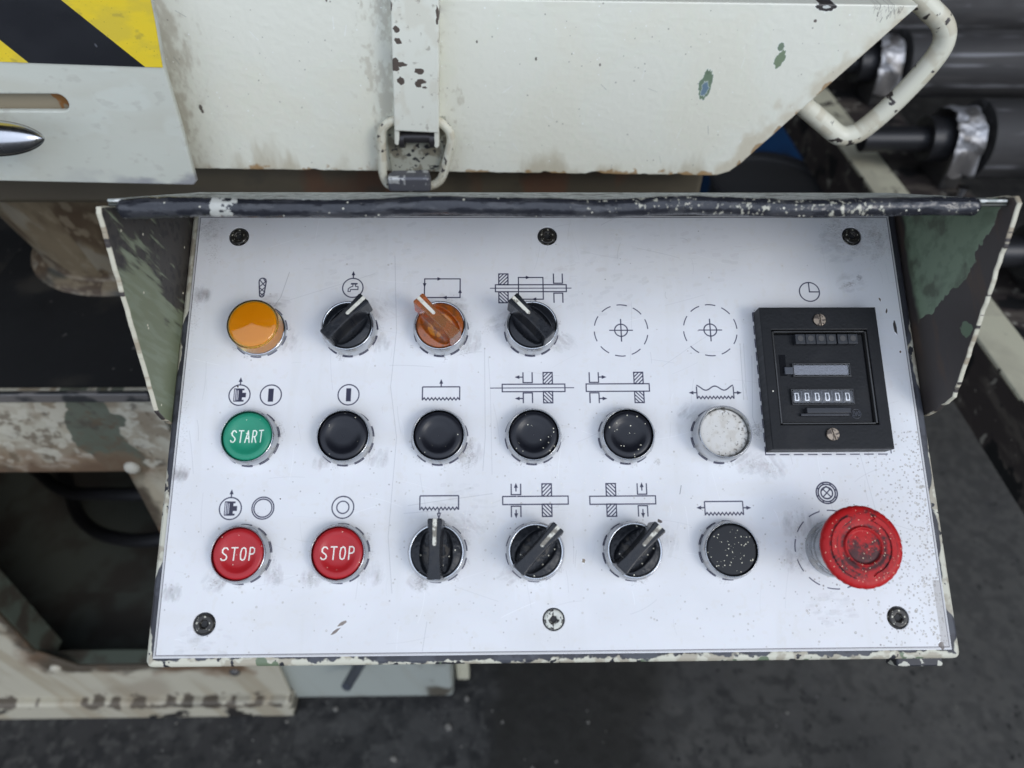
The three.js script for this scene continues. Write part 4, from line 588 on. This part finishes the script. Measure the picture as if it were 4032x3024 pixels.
  // socket head screws sunk in the plate
  const dk = surf(0.012, 0.012, 128, (x, y, o) => { const n = fbm(x * 700, y * 700, 4, 1361); col(o, [0.030, 0.026, 0.022]); col(o, [0.5, 0.48, 0.38], ss(0.635, 0.65, n)); o.rough = 0.32; }, { tile: true, mat: { metalness: 0.2 } });
  const pl = surf(0.012, 0.012, 128, (x, y, o) => { const n = fbm(x * 500, y * 500, 4, 1371); col(o, [0.60, 0.60, 0.52]); col(o, [0.05, 0.045, 0.04], ss(0.60, 0.62, n)); o.rough = 0.4; }, { tile: true });
  scr.forEach(([u, v], i) => {
    const hs = new THREE.Shape(); hs.absarc(0, 0, 0.0049, 0, Math.PI * 2, false); const hx = new THREE.Path(); for (let k = 0; k <= 6; k++) { const a = k * Math.PI / 3 + i; hx[k ? 'lineTo' : 'moveTo'](Math.cos(a) * 0.0019, Math.sin(a) * 0.0019); } hs.holes.push(hx);
    const g = new THREE.ExtrudeGeometry(hs, { depth: 0.0008, bevelEnabled: true, bevelSize: 0.0010, bevelThickness: 0.0012, bevelOffset: -0.0010, bevelSegments: 4, curveSegments: 40 }); g.translate(0, 0, 0.0002);
    const sc2 = mesh('socket_screw', g, i === 4 ? pl : dk, panel, i === 4 ? 'socket screw with cream painted head' : undefined); sc2.position.set(u, v, -0.0013);
    mesh('socket', cyl(0.0024, 0.0006, 'z', 6).translate(0, 0, 0.0004), blackGap, sc2);
  });
}
// ---------------------------------------------------------------- caps and their prints
const specks = (c, n, S, R, r0 = 0.1, r1 = 0.3, color = 'rgba(238,232,205,0.95)') => { for (let i = 0; i < n; i++) { const a = rnd() * 6.283, d = R * Math.sqrt(rnd()); c.fillStyle = color; c.beginPath(); c.arc(128 * S + Math.cos(a) * d * S * 9.4, 128 * S + Math.sin(a) * d * S * 9.4, rr(r0, r1) * S * 9.4, 0, 7); c.fill(); } };
// strokes of the engraved letters, unit cell 1 x 1
const LET = {
  S: [[[0.92, 0.86], [0.72, 0.98], [0.35, 0.98], [0.12, 0.82], [0.14, 0.62], [0.40, 0.50], [0.66, 0.42], [0.86, 0.28], [0.80, 0.10], [0.55, 0.0], [0.22, 0.02], [0.04, 0.14]]],
  T: [[[0.0, 1], [1, 1]], [[0.5, 1], [0.5, 0]]], A: [[[0.02, 0], [0.5, 1], [0.98, 0]], [[0.2, 0.34], [0.8, 0.34]]],
  R: [[[0.08, 0], [0.08, 1], [0.6, 1], [0.88, 0.88], [0.9, 0.68], [0.66, 0.5], [0.08, 0.48]], [[0.5, 0.48], [0.95, 0]]],
  O: [[[0.5, 1], [0.2, 0.92], [0.08, 0.65], [0.08, 0.35], [0.2, 0.08], [0.5, 0], [0.8, 0.08], [0.92, 0.35], [0.92, 0.65], [0.8, 0.92], [0.5, 1]]],
  P: [[[0.08, 0], [0.08, 1], [0.62, 1], [0.9, 0.88], [0.9, 0.62], [0.64, 0.5], [0.08, 0.48]]],
};
function capMat(base, { text, n = 0, r0 = 0.1, r1 = 0.28, rough = 0.27, dirt, sd = 1 } = {}) {
  const N = 512, cv = canvas(N, N), c = cv.getContext('2d'), S = N / 256, k = N / 27.2;                          // k pixels per millimetre
  seed = 900 + sd * 31;
  if (text) {
    const cw = text.length > 4 ? 2.35 : 3.05, gap = text.length > 4 ? 1.2 : 1.5, hgt = 6.2, tw = text.length * cw + (text.length - 1) * gap; c.strokeStyle = '#e9ecdf'; c.lineWidth = 0.6 * k; c.lineCap = 'round'; c.lineJoin = 'round';
    [...text].forEach((ch, i) => { for (const st of LET[ch]) { c.beginPath(); st.forEach(([x, y], j) => { const u = -tw / 2 + i * (cw + gap) + x * cw, v = -hgt / 2 + y * hgt; c[j ? 'lineTo' : 'moveTo'](N / 2 + (u + v * 0.06) * k, N / 2 - v * k); }); c.stroke(); } });
  }
  for (let i = 0; i < 26; i++) { c.fillStyle = 'rgba(10,10,12,0.35)'; const a = rnd() * 6.3, d = 12 * Math.sqrt(rnd()); c.beginPath(); c.ellipse(N / 2 + Math.cos(a) * d * k, N / 2 + Math.sin(a) * d * k, rr(0.05, 0.2) * k, rr(0.04, 0.1) * k, a, 0, 7); c.fill(); }
  for (let i = 0; i < n; i++) { const a = rnd() * 6.283, d = 12.4 * Math.sqrt(rnd()); c.fillStyle = 'rgba(240,234,208,0.97)'; c.beginPath(); c.arc(N / 2 + Math.cos(a) * d * k, N / 2 + Math.sin(a) * d * k, rr(r0, r1) * k, 0, 7); c.fill(); }
  void S;
  return surf(0.0272, 0.0272, N, (x, y, o) => { const f = fbm(x * 600, y * 600, 4, 1400 + sd); col(o, base); if (dirt) dirt(x - 0.0136, y - 0.0136, o, f); }, { over: cv, rough: rough + 0.06, mat: { specularIntensity: 0.75 } });
}
const uvTop = (g, R = 0.0136) => planarUV(g, -R, -R, 2 * R, 2 * R);
const ringUV = (g) => metreUV(g);
function bezel(parent, h, rIn = 0.0131, rOut = 0.01475) {
  mesh('bezel', ringUV(lathe([[rOut - 0.0006, -0.0001], [rOut, 0.0005], [rOut, h - 0.0034], [rOut - 0.0002, h - 0.0024], [rOut - 0.0006, h - 0.0011], [rOut - 0.0010, h - 0.0003], [rOut - 0.00125, h], [rIn + 0.0002, h - 0.0001], [rIn, h - 0.0005], [rIn, h - 0.006], [rIn - 0.004, h - 0.006]], 96)), chrome, parent);
}
function pushButton(u, v, label, capM, { h = 0.0078, drop = 0.0006, flat = false } = {}) {
  const g = group('push_button', panel, label); g.position.set(u * mm, v * mm, 0); bezel(g, h);
  const t = h - drop, R = 0.01285, d = flat ? [[0.0001, t], [R - 0.0012, t], [R - 0.0004, t - 0.0003], [R, t - 0.0012], [R, t - 0.005]]
    : [[0.0001, t - 0.0012], [0.004, t - 0.0012], [0.0062, t - 0.00105], [0.0078, t - 0.0005], [0.0090, t + 0.0002], [0.0100, t + 0.0004], [0.0112, t + 0.0003], [0.0122, t - 0.0001], [R, t - 0.0010], [R, t - 0.005]];
  mesh('cap', uvTop(lathe(d.slice().reverse(), 80)), capM, g);
  return g;
}
const blackCap = [0.009, 0.010, 0.014];
pushButton(0, 60, 'green START push button with white lettering in a chrome ring', capMat([0.018, 0.245, 0.14], { text: 'START', n: 5, sd: 1 }));
pushButton(50, 60, 'black push button below the vertical bar symbol', capMat(blackCap, { n: 6, sd: 2 }));
pushButton(100, 60, 'black push button below the saw blade symbol with upward arrow', capMat(blackCap, { n: 5, sd: 3 }));
pushButton(150, 60, 'black push button with pale flecks below the left pointing clamp symbol', capMat(blackCap, { n: 17, sd: 4, r1: 0.3 }));
pushButton(200, 60, 'black push button with pale flecks below the right pointing clamp symbol', capMat(blackCap, { n: 18, sd: 5, r1: 0.34 }));
pushButton(250, 60, 'grubby white push button deep inside a tall chrome ring', capMat([0.62, 0.60, 0.55], { sd: 6, rough: 0.5, dirt: (x, y, o, f) => { const a = fbm(x * 260 + 5, y * 260, 5, 1501), r = Math.hypot(x, y); col(o, [0.50, 0.46, 0.39], 0.6 * ss(0.46, 0.72, a)); col(o, [0.16, 0.14, 0.115], 0.8 * ss(0.70, 0.80, fbm(x * 900, y * 900, 4, 1511) + 0.16 * ss(0.009, 0.0128, r + x * 0.25))); void f; } }), { h: 0.0128, drop: 0.0030, flat: true });
const red = [0.40, 0.014, 0.018];
pushButton(0, 0, 'red STOP push button below the spindle symbol', capMat(red, { text: 'STOP', n: 5, sd: 7 }), { h: 0.0072 });
pushButton(50, 0, 'red STOP push button below the double circle symbol', capMat(red, { text: 'STOP', n: 5, sd: 8 }), { h: 0.0072 });
pushButton(250, 0, 'black push button thickly flecked with pale paint spots', capMat([0.011, 0.012, 0.015], { n: 62, r0: 0.07, r1: 0.30, sd: 9, rough: 0.5 }), { h: 0.0078, flat: true });
// ---------------------------------------------------------------- selector knobs
const pointerM = [0.25, 0.85].map((d) => surf(0.034, 0.034, 256, (x, y, o) => { const f = fbm(x * 500, y * 500, 4, 1603); col(o, [0.66, 0.64, 0.54]); col(o, [0.14, 0.12, 0.09], d * ss(0.46, 0.60, f)); }, { rough: 0.5 }));
function selector(u, v, deg, label, bodyM, handleM, sd, lineDirt) {
  const g = group('selector_knob', panel, label); g.position.set(u * mm, v * mm, 0); bezel(g, 0.0100, 0.0127, 0.0148);
  const a = deg * Math.PI / 180, ca = Math.cos(a), sa = Math.sin(a);
  // dial: low dome with a hollow on each side of the handle
  const NR = 26, NA = 84, pos = [], idx = [];
  const hgt = (x, y) => { const r2 = x * x + y * y, s = Math.abs(y); const q = (x * x) / (0.0108 * 0.0108) + Math.pow(s - 0.0036, 2) / (0.0046 * 0.0046); const hol = s > 0.0030 ? Math.max(0, 1 - q) : Math.max(0, 1 - (x * x) / (0.0108 * 0.0108)); return 0.0124 - 0.0026 * r2 / (0.0126 * 0.0126) - 0.0026 * Math.pow(hol, 0.55); };
  for (let i = 0; i <= NR; i++) for (let j = 0; j < NA; j++) { const r = 0.0126 * i / NR, th = j / NA * 6.283185, x = r * Math.cos(th), y = r * Math.sin(th); pos.push(x * ca - y * sa, x * sa + y * ca, hgt(x, y)); }
  for (let i = 0; i < NR; i++) for (let j = 0; j < NA; j++) { const k = i * NA + j, l = i * NA + (j + 1) % NA; idx.push(k, k + NA, l, l, k + NA, l + NA); }
  const b0 = pos.length / 3; for (let j = 0; j < NA; j++) { const th = j / NA * 6.283185; pos.push(0.0126 * Math.cos(th + a), 0.0126 * Math.sin(th + a), 0.003); } for (let j = 0; j < NA; j++) { const k = NR * NA + j, l = NR * NA + (j + 1) % NA; idx.push(k, b0 + j, l, l, b0 + j, b0 + (j + 1) % NA); }
  const dg = new THREE.BufferGeometry(); dg.setAttribute('position', new THREE.Float32BufferAttribute(pos, 3)); dg.setIndex(idx); dg.computeVertexNormals(); mesh('dial', uvTop(dg), bodyM, g);
  // handle: waisted bar
  const s = new THREE.Shape(), L0 = -0.0134, L1 = 0.0158, w = 0.0038, n = 0.0022;
  s.moveTo(L0 + 0.0008, -w * 0.96); s.quadraticCurveTo(0, -n * 0.92, L1 - 0.001, -w); s.quadraticCurveTo(L1 + 0.0002, -w * 0.95, L1, -w * 0.6); s.lineTo(L1, w * 0.6); s.quadraticCurveTo(L1 + 0.0002, w * 0.95, L1 - 0.001, w); s.quadraticCurveTo(0, n * 0.92, L0 + 0.0008, w * 0.96); s.quadraticCurveTo(L0, w * 0.9, L0, w * 0.6); s.lineTo(L0, -w * 0.6); s.quadraticCurveTo(L0, -w * 0.9, L0 + 0.0008, -w * 0.96);
  const hg = extr(s, 0.0138, 0.0006, 3, 20); hg.translate(0, 0, 0.0087);
  const hp = hg.attributes.position; for (let i = 0; i < hp.count; i++) { const z = hp.getZ(i), x = hp.getX(i); if (z < 0.017 && Math.abs(x) > 0.0110) hp.setZ(i, Math.max(z, 0.0112)); hp.setY(i, hp.getY(i) * (z > 0.017 ? 0.96 : 1.12)); }
  hg.computeVertexNormals(); hg.rotateZ(a);
  mesh('handle', uvTop(hg, 0.017), handleM, g);
  const lg = new THREE.Shape(); lg.moveTo(0.0157, -0.00105); lg.lineTo(0.0157, 0.00105); lg.lineTo(0.0036, 0.00095); lg.quadraticCurveTo(0.0026, 0.0008, 0.0026, 0); lg.quadraticCurveTo(0.0026, -0.0008, 0.0036, -0.00095); lg.lineTo(0.0157, -0.00105);
  const ig = extr(lg, 0.0006, 0.0001, 1, 8); ig.translate(0, 0, 0.0223); ig.translate(0, 0, -0.00025); ig.rotateZ(a);
  mesh('pointer_line', uvTop(ig, 0.017), pointerM[lineDirt > 0.5 ? 1 : 0], g);
  return g;
}
const knobs = {};
const knobBlack = (sd, worn) => (knobs[worn > 0.4] ??= knobSurf(worn > 0.4 ? 5 : 1, worn > 0.4 ? 0.9 : 0.12));
const knobSurf = (sd, worn) => surf(0.034, 0.034, 512, (x, y, o) => { const f = fbm(x * 420, y * 420, 5, 1700 + sd), d = Math.hypot(x - 0.017, y - 0.017); col(o, [0.010, 0.011, 0.014]); col(o, [0.075, 0.066, 0.054], worn * ss(0.50, 0.60, f) * ss(0.011, 0.006, d)); const cx = Math.floor(x * 1300), cy = Math.floor(y * 1300); if (worn > 0.4 && hsh(cx, cy, 1710 + sd) > 0.993) col(o, [0.72, 0.68, 0.54]); o.rough = 0.22 + 0.26 * f * (0.4 + worn); o.h = f; }, { bump: 0.0001 + 0.0003 * worn, mat: { specularIntensity: 0.75 } });
selector(50, 120, 46, 'black selector knob turned right below the tap symbol', knobBlack(1, 0.1), knobBlack(2, 0.05), 1, 0.25);
selector(150, 120, 133.5, 'black selector knob turned left below the bar cycle symbol', knobBlack(3, 0.2), knobBlack(4, 0.05), 2, 0.7);
selector(100, 0, 90, 'black selector knob pointing straight up below the downward saw arrow', knobBlack(5, 0.9), knobBlack(6, 0.1), 3, 0.8);
selector(150, 0, 46.3, 'black selector knob turned right below the left opening clamp symbol', knobBlack(7, 0.9), knobBlack(8, 0.25), 4, 0.85);
selector(200, 0, 45.5, 'black selector knob turned right below the right opening clamp symbol', knobBlack(9, 1), knobBlack(10, 0.3), 5, 0.95);
{
  const amb = surf(0.034, 0.034, 512, (x, y, o) => { const f = fbm(x * 420, y * 420, 5, 1801), r = Math.hypot(x - 0.017, y - 0.017) + (f - 0.5) * 0.0012; col(o, [0.30, 0.075, 0.008]); col(o, [0.50, 0.19, 0.018], ss(0.0088, 0.0082, r) * ss(0.0046, 0.0052, r)); col(o, [0.16, 0.045, 0.012], ss(0.0050, 0.0044, r)); col(o, [0.12, 0.05, 0.02], 0.6 * ss(0.55, 0.66, f)); o.rough = 0.2 + 0.2 * f; o.h = f; }, { bump: 0.0001, mat: { clearcoat: 0.6, clearcoatRoughness: 0.12 } });
  const clear = new THREE.MeshPhysicalMaterial({ color: new THREE.Color().setRGB(0.95, 0.42, 0.14), roughness: 0.18, transmission: 0.8, thickness: 0.006, ior: 1.5, attenuationColor: new THREE.Color().setRGB(0.85, 0.22, 0.02), attenuationDistance: 0.004 });
  selector(100, 120, 134, 'translucent amber selector knob turned left below the cycle symbol', amb, clear, 6, 0.3);
}
// ---------------------------------------------------------------- amber indicator lamp
{
  const g = group('indicator_lamp', panel, 'amber indicator lamp with domed orange lens'); g.position.set(0, 0.120, 0);
  mesh('base_ring', ringUV(lathe([[0.0146, 0], [0.0146, 0.0016], [0.0140, 0.0022], [0.0128, 0.0022]], 80)), chrome, g);
  mesh('diffuser', lathe([[0.0124, 0.0006], [0.0124, 0.0118], [0.0121, 0.0124], [0.0110, 0.0127], [0.0001, 0.0129]], 72), plain([0.90, 0.43, 0.003], 0.5), g);
  const lens = new THREE.MeshPhysicalMaterial({ color: new THREE.Color().setRGB(1, 0.93, 0.68), roughness: 0.05, transmission: 1, thickness: 0.004, ior: 1.49, attenuationColor: new THREE.Color().setRGB(0.92, 0.42, 0.02), attenuationDistance: 0.009 });
  const sh = [[0.0001, 0.0148], [0.0108, 0.0144], [0.0125, 0.0141], [0.0134, 0.0134], [0.0139, 0.0122]]; for (let k = 0; k < 9; k++) { sh.push([0.0139, 0.0116 - k * 0.0010], [0.0137, 0.0111 - k * 0.0010]); } sh.push([0.0139, 0.0024], [0.0128, 0.0024], [0.0127, 0.0120], [0.0122, 0.0130], [0.0001, 0.0133]);
  mesh('lens', lathe(sh.reverse(), 96), lens, g);
}
// ---------------------------------------------------------------- emergency stop
{
  const g = group('emergency_stop', panel, 'large red mushroom emergency stop button smeared with black grease'); g.position.set(0.3053, 0.0002, 0);
  mesh('collar', ringUV(lathe([[0.0146, -0.0001], [0.0146, 0.0022], [0.0142, 0.0052], [0.0136, 0.0056], [0.0136, 0.0075], [0.0131, 0.0080], [0.0131, 0.0262], [0.0126, 0.0268], [0.0100, 0.0268]], 96)), chrome, g);
  const prof = [[0.0095, 0.0262], [0.0150, 0.0266], [0.0180, 0.0276], [0.0192, 0.0286], [0.01965, 0.0296], [0.01970, 0.0306], [0.0194, 0.0316], [0.0186, 0.0324], [0.0172, 0.0330], [0.0150, 0.0334], [0.0122, 0.0335], [0.0100, 0.0333], [0.0096, 0.0330], [0.0093, 0.0341], [0.0088, 0.0343], [0.0083, 0.0340], [0.0080, 0.0329], [0.0070, 0.0332], [0.004, 0.0333], [0.0001, 0.0333]];
  const mg = lathe(prof, 216), p = mg.attributes.position;
  for (let i = 0; i < p.count; i++) { const x = p.getX(i), y = p.getY(i), r = Math.hypot(x, y); if (r > 0.0185) { const th = Math.atan2(y, x) * 180 / Math.PI, k = ((th % 10) + 10) % 10, sect = hsh(Math.floor((th + 360) / 10), 3, 1901) > 0.5; if (sect && Math.abs(k - 5) < 1.7) { const q = 1 - 0.009; p.setXY(i, x * q, y * q); } } }
  mg.computeVertexNormals();
  const N = 512, cv = canvas(N, N), c = cv.getContext('2d'), k = N / 40; seed = 4711;
  for (let i = 0; i < 95; i++) { const a = rnd() * 6.3, d = 18.5 * Math.sqrt(rnd()); c.fillStyle = 'rgba(242,230,190,0.95)'; c.beginPath(); c.arc(N / 2 + Math.cos(a) * d * k, N / 2 + Math.sin(a) * d * k, rr(0.08, 0.26) * k, 0, 7); c.fill(); }
  const rm = surf(0.040, 0.040, N, (x, y, o) => {
    const X = x - 0.02, Y = y - 0.02, r = Math.hypot(X, Y), n = fbm(x * 150, y * 150, 5, 1911), f = fbm(x * 700, y * 700, 4, 1921), th = Math.atan2(Y, X);
    col(o, [0.43, 0.008, 0.009]);
    const hi = fbm(x * 1500, y * 1500, 3, 1931), g2 = 0.55 * n + 0.25 * f + 0.20 * hi;                      // grease, broken up by the grain of the plastic
    const mid = r < 0.0081 ? 0.8 * ss(0.42, 0.60, g2 + 0.09 * ss(0.004, -0.006, Y + X * 0.4)) : 0;
    const gro = 0.8 * Math.exp(-Math.pow((r - 0.0104) / 0.0011, 2)) * ss(0.40, 0.58, g2 + 0.04);
    const arcs = (Math.exp(-Math.pow((r - 0.0129) / 0.00035, 2)) + Math.exp(-Math.pow((r - 0.0160) / 0.00035, 2))) * ss(0.38, 0.5, 0.5 * f + 0.5 * hi) * (Math.abs(Math.sin(th)) < 0.93 ? 0.8 : 0.1);
    const smear = ss(0.52, 0.68, g2) * ss(0.0185, 0.013, r) * 0.6 + (r > 0.0128 && r < 0.016 && X < 0 ? 0.5 * ss(0.44, 0.58, g2) : 0) + 0.8 * ss(0.006, 0.002, Math.hypot(X - 0.0052, (Y - 0.0158) * 2.2)) * ss(0.38, 0.55, g2);
    col(o, [0.022, 0.017, 0.018], Math.min(0.9, mid + gro + arcs + smear)); o.rough = 0.36 + 0.25 * f; o.h = f * 0.4 + n * 0.6;
  }, { over: cv, bump: 0.0002, mat: { specularIntensity: 0.6 } });
  mesh('mushroom_cap', planarUV(mg, -0.02, -0.02, 0.04, 0.04), rm, g);
  // raised arrows that follow the rim
  for (const [a0, a1, tip] of [[115, 250, 1], [-70, 68, 1]]) {
    const s = new THREE.Shape(), ri = 0.0131, ro = 0.0157, rad = (d) => d * Math.PI / 180; const q = (r, d) => [Math.cos(rad(d)) * r, Math.sin(rad(d)) * r];
    s.moveTo(...q(ri, a0)); for (let d = a0; d <= a1; d += 3) s.lineTo(...q(ri, d)); s.lineTo(...q((ri + ro) / 2, a1 - 6)); for (let d = a1; d >= a0; d -= 3) s.lineTo(...q(ro, d)); s.lineTo(...q((ri + ro) / 2, a0 - 8 * tip)); s.lineTo(...q(ri, a0));
    const ag = extr(s, 0.0014, 0.0003, 2); ag.translate(0, 0, 0.0328); mesh('arrow', planarUV(ag, -0.02, -0.02, 0.04, 0.04), rm, g);
  }
}
// ---------------------------------------------------------------- cycle counter
{
  const font = await new FontLoader().loadAsync('fonts/droid/droid_sans_bold.typeface.json');
  const g = group('counter', panel, 'black mechanical counter showing six zeros'); g.position.set(0.307, 0.0902, 0);
  seed = 77;
  const wrinkle = (fleck) => surf(0.07, 0.085, 1024, (x, y, o) => { const f = fbm(x * 900, y * 900, 4, 2001), n = fbm(x * 60, y * 60, 4, 2011); col(o, [0.008, 0.0085, 0.010]); col(o, [0.02, 0.02, 0.02], 0.4 * ss(0.5, 0.7, n)); const cx = Math.floor(x * 420), cy = Math.floor(y * 420); if (y < 0.055 && hsh(cx, cy, 2021 + fleck) > 0.988) { const dx = x * 420 - cx - 0.5, dy = y * 420 - cy - 0.5; if (dx * dx + dy * dy < 0.012 + 0.05 * hsh(cx, cy, 2022)) col(o, [0.78, 0.74, 0.60]); } o.rough = 0.36 + 0.2 * f; o.h = f; }, { bump: 0.00007, mat: { specularIntensity: 0.55 } });
  const wm = wrinkle(0), wf = wm, uvc = (q) => planarUV(q, -0.035, -0.0425, 0.07, 0.085);
  const fs = shapeOf([[-0.0322, -0.0394], [0.0322, -0.0394], [0.0322, 0.0394], [-0.0322, 0.0394]]), hole = new THREE.Path([[-0.0266, -0.0262], [0.0258, -0.0262], [0.0258, 0.0264], [-0.0266, 0.0264]].map(([x, y]) => new THREE.Vector2(x, y))); fs.holes.push(hole);
  mesh('frame', uvc(extr(fs, 0.0104, 0.0005, 2)), wm, g);
  mesh('face', uvc(box(0.0500, 0.0502, 0.0060, -0.0006, -0.0002, 0.0052, 0.0012)), wf, g);
  const ledge = []; for (const s of [-1, 1]) ledge.push(box(0.0011, 0.0512, 0.0034, -0.0004 + s * 0.02545, 0.0001, 0.0082, 0.0004)); ledge.push(box(0.0500, 0.0010, 0.0032, -0.0004, 0.0256, 0.0081, 0.0004), box(0.0500, 0.0010, 0.0032, -0.0004, -0.0254, 0.0081, 0.0004));
  const clearRim = plain([0.035, 0.034, 0.032], 0.12); mesh('lid_rim', merge(ledge), clearRim, g);
  // slotted brass screws
  const brass = surf(0.01, 0.01, 128, (x, y, o) => { const n = fbm(x * 700, y * 700, 4, 2031); col(o, [0.36, 0.29, 0.22]); col(o, [0.10, 0.08, 0.065], ss(0.45, 0.6, n)); o.rough = 0.35; }, { tile: true, mat: { metalness: 0.6 } });
  for (const [v, a] of [[0.0318, 1.62], [-0.0316, 1.85]]) {
    const halves = [-1, 1].map((k) => { const h = new THREE.Shape(); h.absarc(0, 0, 0.0034, 0.16, Math.PI - 0.16, false); h.lineTo(0.0034 * Math.cos(0.16), 0.0034 * Math.sin(0.16)); const q = extr(h, 0.0013, 0.0003, 2, 20); if (k < 0) q.rotateZ(Math.PI); return q; });
    const sc = mesh('slotted_screw', metreUV(merge([...halves, cyl(0.0032, 0.0005, 'z').translate(0, 0, 0.00025)])), brass, g); sc.position.set(0, v, 0.0104); sc.rotation.z = a;
  }
  // terminals
  const soft = plain([0.020, 0.0215, 0.025], 0.4);
  for (let k = 0; k < 6; k++) { const x = -0.0118 + k * 0.00565 + (k > 3 ? 0.0005 : 0); mesh('terminal', box(0.0055, 0.0056, 0.0036, x, 0.0208, 0.0098, 0.0004), soft, g); mesh('terminal_screw', merge([cyl(0.0016, 0.0003, 'z').translate(x, 0.0210, 0.01165)]), darkSteel, g); }
  // preset window with its slider, digit window
  mesh('slider_slot', box(0.0034, 0.0118, 0.0004, -0.0216, 0.0068, 0.0083, 0.0001), plain([0.008, 0.0085, 0.010], 0.95, 0, { specularIntensity: 0.2 }), g); mesh('slider', box(0.0046, 0.0040, 0.0016, -0.0190, 0.0036, 0.0089, 0.0004), plain([0.06, 0.065, 0.075], 0.35), g);  // the slot's shade is put into a flat dark matte strip
  mesh('preset_strip', box(0.0296, 0.0052, 0.0005, -0.0014, 0.0040, 0.0085, 0.0001), plain([0.13, 0.135, 0.155], 0.4), g);
  const winM = new THREE.MeshPhysicalMaterial({ color: 0xffffff, roughness: 0.02, transmission: 1, thickness: 0, ior: 1.4 });
  const wframe = (x, y, w, h) => { const s = shapeOf([[-w / 2, -h / 2], [w / 2, -h / 2], [w / 2, h / 2], [-w / 2, h / 2]]); s.holes.push(new THREE.Path([[-w / 2 + 0.0007, -h / 2 + 0.0007], [w / 2 - 0.0007, -h / 2 + 0.0007], [w / 2 - 0.0007, h / 2 - 0.0007], [-w / 2 + 0.0007, h / 2 - 0.0007]].map(([a, b]) => new THREE.Vector2(a, b)))); return extr(s, 0.0018, 0.0003, 2).translate(x, y, 0.0080); };
  mesh('window_frame', wframe(-0.0012, 0.0039, 0.0316, 0.0076), plain([0.03, 0.03, 0.03], 0.15), g); mesh('window_pane', box(0.0300, 0.0060, 0.0003, -0.0012, 0.0039, 0.0094, 0.0001), winM, g);
  mesh('window_frame', wframe(-0.0022, -0.0109, 0.0338, 0.0088), plain([0.03, 0.03, 0.03], 0.15), g); mesh('window_pane', box(0.0322, 0.0072, 0.0003, -0.0022, -0.0109, 0.0098, 0.0001), winM, g);
  const drumM = (() => { const N = 64, cv = canvas(N, 96), c = cv.getContext('2d'); c.strokeStyle = '#f2f4f6'; c.lineWidth = 6.5; c.lineJoin = 'round'; c.beginPath(); c.rect(19, 20, 25, 54); c.stroke(); return surf(0.0046, 0.0069, N, (x, y, o) => { col(o, [0.018, 0.019, 0.023]); o.rough = 0.4; }, { over: cv }); })();
  for (let k = 0; k < 6; k++) { const x = -0.0160 + k * 0.00548, q = new THREE.CylinderGeometry(0.0060, 0.0060, 0.0046, 24, 1, true, -0.6, 1.2); q.rotateZ(Math.PI / 2); const p = q.attributes.position; q.translate(x, -0.0109 - (k > 3 ? 0.0003 : 0), 0.0032); planarUV(q, x - 0.0023, -0.0109 - 0.00345, 0.0046, 0.0069); void p; mesh('digit_drum', q, drumM, g); mesh('drum_gap', box(0.0006, 0.0066, 0.0004, x + 0.00274, -0.0109, 0.0086, 0.0001), plain([0.05, 0.055, 0.07], 0.4), g); }
  mesh('reset_bar', merge([box(0.0236, 0.0030, 0.0042, -0.0008, -0.0188, 0.0098, 0.0004), box(0.0260, 0.0016, 0.0026, -0.0022, -0.0208, 0.0088, 0.0004)]), plain([0.022, 0.023, 0.027], 0.3), g);
  const em = []; em.push(new THREE.TorusGeometry(0.0025, 0.00022, 8, 40).translate(0.0152, -0.0201, 0.0083)); const tg = new TextGeometry('IVO', { font, size: 0.0020, depth: 0.0004, curveSegments: 4 }); tg.computeBoundingBox(); tg.scale(0.82, 1.3, 1); tg.translate(0.0152 - 0.0019, -0.0201 - 0.0013, 0.0081); em.push(tg); mesh('emblem', merge(em), plain([0.045, 0.047, 0.055], 0.3), g);
}
renderer.render(scene, camera);
